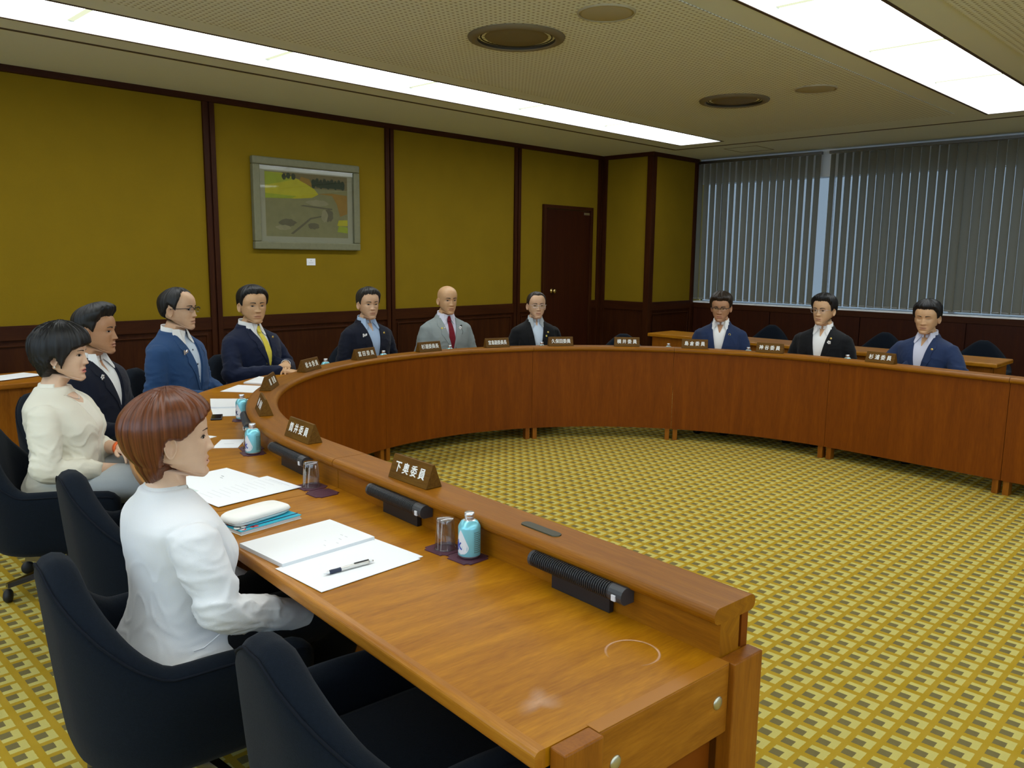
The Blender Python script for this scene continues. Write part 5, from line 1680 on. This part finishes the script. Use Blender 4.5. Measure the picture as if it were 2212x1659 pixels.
        bm = bmesh.new(); bm.from_mesh(me_); bmesh.ops.recalc_face_normals(bm, faces=bm.faces); bm.to_mesh(me_); bm.free()
        return link(name, me_, par)
    if P.get('lapel', True):
        for sd in (-1, 1):
            rows = []
            for k in range(13):
                t = k / 12; z = .862 + (vb - .862) * t
                xi = vw * .96 * (1 - t) + .004 * t
                w = (.030 + .034 * math.sin(math.pi * min(1, t * 1.35) ** .8)) * (1 - t) ** .35 if t < .999 else .004
                if abs(t - .30) < .05: w *= .74
                rows.append([(sd * (xi - .001 + w * q / 4), z - .018 * (q / 4) * (1 - t)) for q in range(5)])
            patch('lapel', rows, bj, .0015, .0045, P['jacket'])
    if P.get('collar'):
        cm = P['collar']
        # stand of the shirt collar round the neck
        CV = []
        n = 40; gap = .10 if P.get('open') else .03
        prof_c = ((.0625, .862), (.0600, .905), (.0640, .9075), (.0685, .866))
        for k in range(n + 1):
            t = math.radians(90) + gap + (2 * math.pi - 2 * gap) * k / n
            c, s_ = math.cos(t), math.sin(t)
            front = max(0, s_)
            for (r, z) in prof_c:
                CV.append((r * c * (1.0), -.020 + r * s_ * (.92 if s_ > 0 else .98), z - (.022 * front ** 2 if z > .89 else .004 * front) + (.012 if s_ < 0 and z > .89 else 0) * (-s_ if s_ < 0 else 0)))
        CF = []
        for k in range(n):
            for j in range(4): CF.append((k * 4 + j, k * 4 + (j + 1) % 4, (k + 1) * 4 + (j + 1) % 4, (k + 1) * 4 + j))
        CF += [(3, 2, 1, 0), (n * 4, n * 4 + 1, n * 4 + 2, n * 4 + 3)]
        co_ = mesh_obj('shirt_collar', CV, CF, cm, root, True)
        sp = P.get('spread', .0)
        for sd in (-1, 1):
            V3 = []
            A_ = [(.008 + sp * .5, .884), (.036 + sp * .3, .896), (.060, .897)]
            B_ = [(.020 + sp, .846), (.046 + sp, .828), (.068, .872)]
            C2 = [(.034 + sp * 1.1, .818), (.048 + sp, .815), (.070, .862)]
            yA = [on(bs, .0, .86, .020), .040, .014]; yB = [on(bs, .02, .84, .010), on(bs, .045, .83, .013), .020]; yC = [on(bs, .03, .82, .0085), on(bs, .05, .82, .0085), .026]
            for lv in (0, .0025):
                for Rr, Yy in ((A_, yA), (B_, yB), (C2, yC)):
                    for (px, pz), yy in zip(Rr, Yy): V3.append((sd * px, yy + lv, pz))
            F3 = []
            for i in range(2):
                for j in range(2):
                    q = (i * 3 + j, i * 3 + j + 1, i * 3 + j + 4, i * 3 + j + 3); F3.append(q); F3.append(tuple(9 + t for t in reversed(q)))
            ids = [0, 1, 2, 5, 8, 7, 6, 3]
            for q in range(8): F3.append((ids[q], ids[(q + 1) % 8], 9 + ids[(q + 1) % 8], 9 + ids[q]))
            me_ = bpy.data.meshes.new('collar_point'); me_.from_pydata(V3, [], F3); me_.materials.append(cm)
            bm = bmesh.new(); bm.from_mesh(me_); bmesh.ops.recalc_face_normals(bm, faces=bm.faces); bm.to_mesh(me_); bm.free()
            link('collar_point', me_, co_)
    # jacket collar round the back of the neck
    if P.get('lapel', True):
        CV = []; n = 36
        for k in range(n + 1):
            t = math.radians(90) + .95 + (2 * math.pi - 1.9) * k / n
            c, s_ = math.cos(t), math.sin(t); bk = max(0, -s_)
            for (r, z) in ((.066, .862), (.068, .882 + .010 * bk), (.073, .884 + .010 * bk), (.096, .846 + .006 * bk), (.090, .842)):
                CV.append((r * c * 1.02, -.020 + r * s_ * (.95 if s_ > 0 else .95), z - .010 * max(0, s_)))
        CF = []
        for k in range(n):
            for j in range(5): CF.append((k * 5 + j, k * 5 + (j + 1) % 5, (k + 1) * 5 + (j + 1) % 5, (k + 1) * 5 + j))
        CF += [(4, 3, 2, 1, 0), tuple(n * 5 + j for j in range(5))]
        mesh_obj('jacket_collar', CV, CF, P['jacket'], root, True)
    if P.get('tie'):
        tw = []
        for k in range(10):
            t = k / 9; z = .842 - t * (.842 - .56); w = .014 + .020 * t ** .7
            tw.append([(w * (q - 2) / 2, z) for q in range(5)])
        tb = patch('tie', tw, bs, .006, .004, P['tie'])
        kn_ = [[((.0185 - .007 * k / 3) * (q - 2) / 2, .876 - .040 * k / 3) for q in range(5)] for k in range(4)]
        patch('tie_knot', kn_, bs, .012, .010, P['tie'], tb)
    if P.get('pocket'):
        pts = []
        for k in range(9):
            h = bj.find_nearest(Vector((.22, -.03 + .014 * k, .505 + .003 * k))); pts.append(h[0] + h[1] * .0008)
        tube('pocket_welt', pts, .0016, P['jacket'], root, 6)
    if P.get('buttons'):
        for z in (.78, .70, .63):
            b_ = lathe('button', [(0.0, .0014), (.0048, .0012), (.0052, 0.0), (0.0, 0.0)], P['buttons'], root, 14)
            b_.rotation_euler = (-math.pi / 2, 0, 0); b_.location = (.001, on(bs, .001, z, .001), z)
    for i, pin in enumerate(P.get('pins', ())):
        px, pz, kind, pm_ = pin; px = -px
        py__ = on(bj, px, pz, .0065)
        if kind == 'round':
            o = lathe('lapel_badge', [(0.0, .003), (.0065, .0025), (.0085, .0012), (.0085, 0.0), (0.0, 0.0)], pm_, root, 16); o.rotation_euler = (-math.pi / 2, 0, 0); o.location = (px, py__, pz)
        elif kind == 'ring':
            o = tube('ring_badge', [(.008 * math.cos(2 * math.pi * k / 20), 0, .008 * math.sin(2 * math.pi * k / 20)) for k in range(20)], .0022, pm_, root, 6, True); o.location = (px, py__, pz)
        elif kind == 'm':
            pts = [(-.017, -.013), (-.019, .012), (-.009, .014), (0, .002), (.009, .014), (.019, .012), (.017, -.013), (.009, -.012), (.008, .001), (0, -.010), (-.008, .001), (-.009, -.012)]
            V = [(px + a_, py__ + l, pz + b_) for l in (0, .003) for a_, b_ in pts]; n = len(pts)
            F = [tuple(range(n)), tuple(range(2 * n - 1, n - 1, -1))] + [(k, n + k, n + (k + 1) % n, (k + 1) % n) for k in range(n)]
            mesh_obj('silver_pin', V, F, pm_, root)
        elif kind == 'flower':
            bm = bmesh.new()
            for k in range(5):
                a_ = 2 * math.pi * k / 5
                bmesh.ops.create_icosphere(bm, subdivisions=1, radius=.0075, matrix=Matrix.Translation((px + .009 * math.cos(a_), py__ + .002, pz + .009 * math.sin(a_))) @ Matrix.Diagonal((1, .35, 1, 1)))
            bm_obj('flower_pin', bm, pm_, root, True)
        elif kind == 'square':
            box('square_badge', (px, py__ + .0008, pz), (.013, .003, .016), pm_, root, .0008)
        elif kind == 'cord':
            tube('badge_cord', [(px + .004 * math.sin(k), on(bj, px + .004 * math.sin(k), pz - .007 * k, .006), pz - .007 * k) for k in range(9)], .0012, pm_, root, 5)
    # ---- face
    def strip(name, top, bot, lift, thick, m, par=root):
        V = []
        n = len(top)
        for lv in (lift, lift + thick):
            for (px, pz) in list(top) + list(bot):
                V.append((px, float(head.face_y(px, pz)) + lv, pz))
        F = []
        for k in range(n - 1):
            F.append((k, n + k, n + k + 1, k + 1)); F.append((2 * n + k, 2 * n + k + 1, 3 * n + k + 1, 3 * n + k))
            F.append((k, k + 1, 2 * n + k + 1, 2 * n + k)); F.append((n + k, 3 * n + k, 3 * n + k + 1, n + k + 1))
        F.append((0, 2 * n, 3 * n, n)); F.append((n - 1, 2 * n - 1, 4 * n - 1, 3 * n - 1))
        return mesh_obj(name, HT(np.array(V)), F, m, par, False)
    closed = P.get('closed', False)
    for sd in (-1, 1):
        c0 = sd * .0315
        U = np.linspace(-1, 1, 9)
        op = P.get('eye', .0042) * 1.25
        def lid(u, k): return (c0 + .0142 * u, .0002 + k * (1 - u * u) + .0012 * u * sd)
        if not closed:
            ey = strip('eye', [lid(u, op) for u in U], [lid(u, -op * .75) for u in U], .0004, .0011, M['eye_white'])
            iris = [(c0 + .0060 * math.cos(t), .0004 + min(op * .95, .0060 * math.sin(t)) if math.sin(t) > 0 else .0004 + max(-op * .72, .0060 * math.sin(t))) for t in np.linspace(math.pi, 0, 7)]
            iri2 = [(c0 + .0060 * math.cos(t), .0004 - min(op * .72, .0060 * math.sin(t))) for t in np.linspace(math.pi, 0, 7)]
            strip('iris', iris, iri2, .0016, .0004, M['iris'], ey)
            strip('eyelash', [lid(u, op + .0017) for u in U], [lid(u, op - .0002) for u in U], .0012, .0014, P.get('lash', M['brow']))
        else:
            strip('eyelash', [lid(u, -.0022) for u in U], [lid(u, -.0038) for u in U], .0004, .001, M['brow'])
        bt = P.get('brow_t', .0030) * 1.2
        BU = np.linspace(0, 1, 8)
        bx = lambda u: sd * (.0135 + .034 * u)
        bz_ = lambda u: .0190 + .0062 * math.sin(u * 2.2) - .0035 * u
        strip('eyebrow', [(bx(u), bz_(u) + bt * (1 - .7 * u)) for u in BU], [(bx(u), bz_(u) - bt * (1 - .7 * u)) for u in BU], .0004, .0012, P.get('brow', M['brow']))
        # nostrils
        NV = [(sd * (.0062 + .0038 * math.cos(t)), -.0400 + .0016 * math.sin(t)) for t in np.linspace(0, 2 * math.pi, 8, endpoint=False)]
    strip('mouth_line', [(px, -.0657 + .0008 * math.cos(px * 160)) for px in np.linspace(-.021, .021, 9)], [(px, -.0674 + .0008 * math.cos(px * 160)) for px in np.linspace(-.021, .021, 9)], .0004, .0004, M['mouth'])
    if P.get('earring'):
        for sd in (-1, 1):
            p = HT(np.array([[sd * .0815, -.012, -.044]]))[0]
            bm = bmesh.new(); bmesh.ops.create_icosphere(bm, subdivisions=2, radius=.0045, matrix=Matrix.Translation(p)); bm_obj('earring', bm, P['earring'], root, True)
    if P.get('necklace'):
        bb_ = BVHTree.FromPolygons([v.co for v in me.vertices], [q_.vertices[:] for q_ in me.polygons]); pts = []
        for k in range(25):
            t = math.radians(-15 + 210 * k / 24)
            h = bb_.find_nearest(Vector((.062 * math.cos(t), -.01 + .085 * math.sin(t), .858 - .045 * max(0, math.sin(t)))))
            pts.append(h[0] + h[1] * .0015)
        nk = tube('necklace', pts, .0010, P['necklace'], root, 5)
        bm = bmesh.new(); bmesh.ops.create_icosphere(bm, subdivisions=1, radius=.004, matrix=Matrix.Translation(pts[12])); bm_obj('pendant', bm, P['necklace'], nk, True)
    if P.get('glasses'):
        gm = P['glasses']; half = P.get('half_rim', False)
        gy = .0145
        GV, GF = [], []
        def addt(pts, r):
            v, f = tube_geo(HT(np.array(pts)), r, 6); b = len(GV); GV.extend(v); GF.extend([tuple(i + b for i in q) for q in f])
        lens_obs = []
        for sd in (-1, 1):
            c0 = sd * .0325
            ol = [(c0 + .0245 * (abs(math.cos(t)) ** .7) * (1 if math.cos(t) > 0 else -1), float(head.face_y(0.0, .002)) + .006 - .16 * (abs(c0 + .0245 * math.cos(t)) ** 1.0) * .35, -.001 + .0155 * (abs(math.sin(t)) ** .75) * (1 if math.sin(t) > 0 else -1)) for t in np.linspace(0, 2 * math.pi, 25)]
            gt = P.get('rim_t', .0013)
            if half: addt(ol[:13], gt * 1.5)
            else: addt(ol, gt)
            lens_obs.append(ol[:-1])
            hx_ = sd * .058
            addt([(hx_ - sd * .002, ol[0][1], .008), (sd * .072, ol[0][1] - .012, .009), (sd * .0775 * head.wide, .0, .006), (sd * .0775 * head.wide, -.012, .003)], gt * 1.35)
        yb_ = float(head.face_y(0.0, .004)) + .0065
        addt([(-.0095, yb_ - .002, .005), (0, yb_, .0068), (.0095, yb_ - .002, .005)], P.get('rim_t', .0013) * 1.3)
        go = mesh_obj('spectacles', GV, GF, gm, root, True)
        for ol in lens_obs:
            n = len(ol); mesh_obj('lens', HT(np.array(ol)), [tuple(range(n))], M['lens'], go)
    # ---- hair
    if P.get('hair'):
        hm, style = P['hair'], P['style']
        th = np.linspace(0, 2 * math.pi, 144, endpoint=False)
        zs_ = np.r_[np.linspace(style.get('low', -.10), .10, 76), np.array([.104, .1075, .110, .1118, .1124])]
        R_ = []
        LV = []
        for z in zs_:
            if z < HZ[0]: zr = HZ[0]
            else: zr = z
            r = head.ring(max(z, -.1135), th); hang = False; r[:, 2] = z
            if z < -.06:      # hair hanging past the jaw keeps the width of the skull's lower back
                r0 = head.ring(-.06, th); k = sst(-.06, -.12, z); tap = 1 - style.get('taper', .35) * k
                r = np.stack([r0[:, 0] * tap, r0[:, 1] * tap - .004 * k, np.full(len(th), z)], 1); hang = True
            az = np.degrees(np.arctan2(np.abs(r[:, 0]), r[:, 1] + .012))   # 0 front .. 180 back
            if style.get('asym'): az = np.where(r[:, 0] < 0, az, az)
            Hh = np.interp(az, style['az'], style['h'])
            T = np.interp(az, style['taz'], style['t'])
            top = sst(.02, .105, z)
            T = T * (1 - top) + style.get('top', .018) * top
            if style.get('quiff'):
                T = T + style['quiff'] * sst(-.035, .055, r[:, 1]) * sst(.045, .085, z)
            Hh = Hh + style.get('ragged', .0025) * style['n'](np.stack([az * .21, az * .13, np.full(len(th), 1.7)], 1))
            edge = sst(0, style.get('edge', .012), z - Hh)
            lowend = 1.0
            if 'ear' in style:     # bare window round the ear
                pass
            nn = style['n'](np.stack([np.cos(np.radians(az)) * 14, np.sin(np.radians(az)) * 14 * np.sign(r[:, 0]), np.full(len(th), z * 5)], 1) * style.get('freq', .35))
            nrm = np.stack([r[:, 0] / .075 ** 2, (r[:, 1] + .012) / .09 ** 2, np.full(len(th), max(z, 0) / .112 ** 2)], 1)
            nrm /= np.linalg.norm(nrm, axis=1)[:, None] + 1e-9
            disp = (T + style.get('amp', .0022) * nn) * edge - .006 * (1 - edge)
            if style.get('part') is not None:
                disp -= style.get('part_d', .006) * np.exp(-((r[:, 0] - style['part']) / .006) ** 2) * sst(.06, .10, z) * (r[:, 1] > -.05)
            if hang: r = np.stack([r[:, 0] * (.30 + .70 * edge), r[:, 1] * (.30 + .70 * edge), r[:, 2]], 1)
            R_.append(r + nrm * disp[:, None])
            LV.append(np.stack([np.arctan2(r[:, 0], r[:, 1] + .02) / 6.28 + .5, np.full(len(th), z), np.zeros(len(th))], 1))
        Vh = HT(np.concatenate(R_)); Fh = loft_faces(len(zs_), len(th))
        ho = mesh_obj('hair', Vh, Fh, hm, root, True)
        at = ho.data.attributes.new('strand', 'FLOAT_VECTOR', 'POINT'); at.data.foreach_set('vector', np.concatenate(LV).astype(np.float32).ravel())
    return root

M['eye_white'] = mat('eye_white', (0.46, 0.40, 0.34), 0.5, spec=0.2)
M['iris'] = mat('dark_iris', (0.008, 0.005, 0.004), 0.5, spec=0.15)
M['brow'] = mat('black_brow', (0.018, 0.013, 0.010), 0.8)
M['brow_soft'] = mat('soft_brow', (0.07, 0.035, 0.02), 0.8)
M['mouth'] = mat('mouth_shadow', (0.10, 0.028, 0.022), 0.7)
SK = skin_mat('skin', (0.60, 0.385, 0.245))
SK_D = skin_mat('skin_tanned', (0.44, 0.235, 0.125))
SK_F = skin_mat('skin_fair', (0.68, 0.46, 0.32), (0.52, 0.10, 0.09))
SK_B = skin_mat('skin_warm', (0.58, 0.355, 0.19))
HB_ = hair_mat('black_hair', (0.0035, 0.0033, 0.0035), (0.012, 0.0115, 0.012), 0.48)
HG_ = hair_mat('greying_hair', (0.012, 0.011, 0.010), (0.045, 0.042, 0.038), 0.45)
HBR = hair_mat('brown_hair', (0.012, 0.008, 0.005), (0.035, 0.022, 0.014), 0.45)
HR_ = hair_mat('auburn_hair', (0.034, 0.0075, 0.0026), (0.20, 0.058, 0.018), 0.32)
def cl(n, c, **k): return cloth(n, c, **k)
WHITE_SHIRT = cl('white_shirt', (0.78, 0.78, 0.76)); BLUE_SHIRT = cl('blue_shirt', (0.36, 0.48, 0.66)); PALE_SHIRT = cl('pale_blue_shirt', (0.55, 0.64, 0.74))
NAVY = cl('navy_suit', (0.007, 0.012, 0.035)); DNAVY = cl('dark_navy_suit', (0.006, 0.008, 0.018)); BLACK = cl('black_suit', (0.0045, 0.005, 0.006))
BRIGHT = cl('bright_blue_jacket', (0.024, 0.066, 0.165), noise=.25); MID = cl('blue_jacket', (0.016, 0.030, 0.080), noise=.25); GREYS = cl('light_grey_suit', (0.255, 0.29, 0.285))
WJ = cl('white_jacket', (0.72, 0.72, 0.73), noise=.03); IV = cl('ivory_jacket', (0.74, 0.70, 0.58), noise=.03); LG = cl('light_grey_trousers', (0.40, 0.42, 0.42))
silver = mat('silver_pin', (0.8, 0.8, 0.8), 0.3, 0.8); goldp = mat('gold_badge', (0.75, 0.55, 0.15), 0.35, 0.8); whitep = mat('white_pin', (0.85, 0.85, 0.83), 0.5); yel = mat('yellow_badge', (0.75, 0.62, 0.12), 0.5)
blk = M['black']
def sty(az, h, taz, t, seed, **k):
    d = dict(az=az, h=h, taz=taz, t=t, n=Noise(seed)); d.update(k); return d
SHORT = dict(az=[0, 25, 42, 58, 70, 84, 98, 112, 135, 180], h=[.069, .071, .066, .034, -.012, .006, .018, -.020, -.055, -.066])
def short(seed, **k):
    d = dict(SHORT)
    h = list(d['h'])
    if 'front' in k: h[0] += k['front']; h[1] += k['front']; h[2] += k.pop('front') * .8
    t = k.pop('thick', [.012, .012, .009, .013, .016])
    k = {**dict(low=-.085, edge=.026, amp=.0015), **k}; return sty(d['az'], h, [0, 50, 85, 130, 180], t, seed, **k)

person('P1', 'woman with short auburn hair in a white jacket, seated nearest at the left', SK_F, dict(fem=True, head=93, body=106, hy=.006, pitch=1, bulk=0.92, hs=1.0, lipstick=.45, noise=Noise(1), wr=.0052, wrb=.42, voxel=.0062, jsm=3,
    jacket=WJ, trousers=BLACK, lapel=False, v_bottom=.74, v_width=.062, sw=1.0, sleeve_r=1.0, hem=.385, flare=.035, jtop=.880, shirt=cl('white_top', (0.7, 0.7, 0.7)), open=.05, open_z=.80, elbow={1: (.240, .035, .602), -1: (-.235, .03, .60)}, wrist={1: (.135, .315, .468), -1: (-.08, .27, .475)}, sleeve=.90, seam=.0045, pocket=True,
    hair=HR_, brow=M['brow_soft'], brow_t=.0022, eye=.0040, nose=1.0,
    style=sty([0, 22, 45, 60, 72, 84, 96, 106, 120, 150, 180], [.058, .054, .034, .012, .000, .004, .004, -.040, -.100, -.118, -.122], [0, 40, 75, 100, 140, 180], [.016, .019, .020, .024, .031, .033], 11, low=-.135, edge=.010, ragged=.0008, amp=.0024, top=.024, taper=.42, freq=.5, part=-.012, part_d=.004)))
person('P2', 'woman with short black hair, ivory jacket and orange wristband at the left edge', SK_F, dict(fem=True, head=72, body=73, pitch=-1, lipstick=1.0, noise=Noise(2), wr=.0050, voxel=.0075, jacket=IV, jacket_name='cardigan',
    trousers=LG, lapel=False, v_bottom=.60, v_width=.088, straight=.035, cut_y=.045, shirt=cl('ivory_top', (0.80, 0.77, 0.66)), shirt_name='top', open=.072, open_z=.795, sleeve=.66, sleeve_r=1.0, hs=1.0, nose=.9, cheek=.001,
    band=-1, band_mat=mat('orange_silicone', (0.85, 0.13, 0.012), 0.4), earring=mat('pearl', (0.8, 0.78, 0.7), 0.2), necklace=silver, hair=HB_, brow_t=.0020, eye=.0042, bulk=1.12,
    wrist={1: (.085, .245, .515), -1: (.005, .235, .590)},
    style=sty([0, 25, 45, 58, 72, 84, 94, 106, 130, 180], [.036, .032, .020, -.012, -.056, -.014, -.008, -.062, -.095, -.108], [0, 40, 80, 130, 180], [.020, .024, .028, .036, .036], 12, low=-.118, edge=.012, ragged=.0012, amp=.0034, top=.034, taper=.45, freq=.9)))
person('P3', 'man with swept-up black hair in a dark suit behind the black-haired woman', SK_D, dict(head=66, body=56, noise=Noise(3), jacket=DNAVY, trousers=BLACK, shirt=WHITE_SHIRT, collar=WHITE_SHIRT, open=.030, spread=.012, v_bottom=.60, v_width=.070, sw=1.02, wide=1.06,
    hair=HB_, eye=.0034, nose=1.05, pins=[(-.088, .79, 'flower', silver)], style=short(13, top=.020, quiff=.030, thick=[.014, .012, .008, .010, .012])))
person('P4', 'man with spectacles, receding hair and a bright blue jacket', SK, dict(head=60, noise=Noise(4), jacket=BRIGHT, trousers=BLACK, shirt=PALE_SHIRT, collar=WHITE_SHIRT, v_bottom=.545, v_width=.064, wr=.0055, buttons=M['navy_plastic'],
    hair=HB_, eye=.0036, glasses=blk, half_rim=True, rim_t=.0014, pins=[(-.085, .775, 'm', silver), (.075, .79, 'cord', blk)], style=short(14, front=.018, top=.010, thick=[.006, .010, .010, .016, .018])))
person('P5', 'man in a navy suit with a bright yellow tie', SK_B, dict(head=21, noise=Noise(5), jacket=NAVY, trousers=NAVY, shirt=WHITE_SHIRT, collar=WHITE_SHIRT, tie=cl('yellow_tie', (0.72, 0.60, 0.07)), v_bottom=.60, v_width=.060, wide=1.08, sw=1.05, bulk=1.1, arms='desk', wr=.005,
    wrist={1: (.06, .30, .606), -1: (-.03, .25, .634)}, band=-1, band_name='wristwatch', band_mat=M['chrome'], hair=HB_, eye=.0030, pins=[(.080, .80, 'round', goldp)], style=short(15, top=.024,  thick=[.014, .014, .012, .016, .018])))
person('P6', 'man with greying side-parted hair, open-collared blue shirt and dark jacket', SK, dict(head=23, noise=Noise(6), jacket=DNAVY, trousers=BLACK, shirt=BLUE_SHIRT, collar=BLUE_SHIRT, open=.034, open_z=.80, spread=.014, v_bottom=.52, v_width=.072, hair=HG_, eye=.0034,
    pins=[(-.090, .775, 'm', whitep), (.085, .785, 'round', goldp)], style=short(16, top=.022, quiff=.006, part=.022, thick=[.016, .016, .010, .014, .014])))
person('P7', 'bald man in a light grey suit with a dark red tie', SK_B, dict(head=24, pitch=-2, noise=Noise(7), jacket=GREYS, trousers=GREYS, shirt=cl('lilac_white_shirt', (0.66, 0.66, 0.76)), collar=cl('lilac_collar', (0.66, 0.66, 0.76)), tie=cl('dark_red_tie', (0.16, 0.008, 0.016)), v_bottom=.60, v_width=.068, wr=.004,
    wide=.97, eye=.0032, brow_t=.0034, pins=[(-.080, .785, 'round', yel), (-.058, .787, 'round', silver), (.078, .782, 'flower', silver), (.092, .80, 'round', blk), (.094, .79, 'cord', blk)]))
person('P8', 'man with thin spectacles in a black suit, seated before the door', SK, dict(head=13, noise=Noise(8), jacket=BLACK, trousers=BLACK, shirt=PALE_SHIRT, collar=cl('striped_grey_shirt', (0.42, 0.46, 0.48)), open=.026, open_z=.83, spread=.008, v_bottom=.52, v_width=.066, wide=1.02, hair=HBR, eye=.0030,
    glasses=M['alu'], rim_t=.0009, pins=[(.070, .745, 'square', yel), (.088, .775, 'round', goldp)], style=short(18, front=.010, top=.010, thick=[.008, .009, .007, .010, .012])))
person('P9', 'man with black-rimmed glasses in a dark blue jacket before the blinds', SK_D, dict(head=-9, pitch=-7, noise=Noise(9), jacket=MID, trousers=BLACK, shirt=WHITE_SHIRT, collar=WHITE_SHIRT, open=.040, open_z=.795, spread=.018, v_bottom=.54, v_width=.070, hair=HBR, eye=.0022,
    glasses=blk, half_rim=True, rim_t=.0016, pins=[(.085, .785, 'ring', goldp)], style=short(19, top=.028, front=-.010, thick=[.020, .020, .014, .016, .018])))
person('P10', 'man with thin glasses, black jacket and a white flower pin', SK_B, dict(head=-27, noise=Noise(10), jacket=BLACK, trousers=BLACK, shirt=WHITE_SHIRT, collar=WHITE_SHIRT, open=.032, open_z=.805, spread=.012, v_bottom=.52, v_width=.070, hair=HB_, eye=.0032, sw=1.04,
    glasses=M['alu'], rim_t=.0008, pins=[(.080, .765, 'flower', whitep), (.088, .795, 'round', goldp)], style=short(20, top=.028, quiff=.006, thick=[.020, .020, .016, .018, .018])))
person('P11', 'man with closed eyes in a blue jacket at the right', SK_B, dict(head=-16, pitch=-5, noise=Noise(21), jacket=MID, trousers=BLACK, shirt=cl('lilac_shirt', (0.60, 0.61, 0.72)), collar=cl('lilac_shirt_collar', (0.60, 0.61, 0.72)), open=.036, open_z=.80, spread=.014, v_bottom=.53, v_width=.068, arms='desk', elbow_out=.045, closed=True, sw=1.04,
    wr=.0055, wide=1.04, cheek=.002, hair=HB_, pins=[(.085, .785, 'round', goldp)], style=short(22, top=.026, front=-.006, amp=.003, freq=1.0, thick=[.018, .018, .014, .016, .016])))
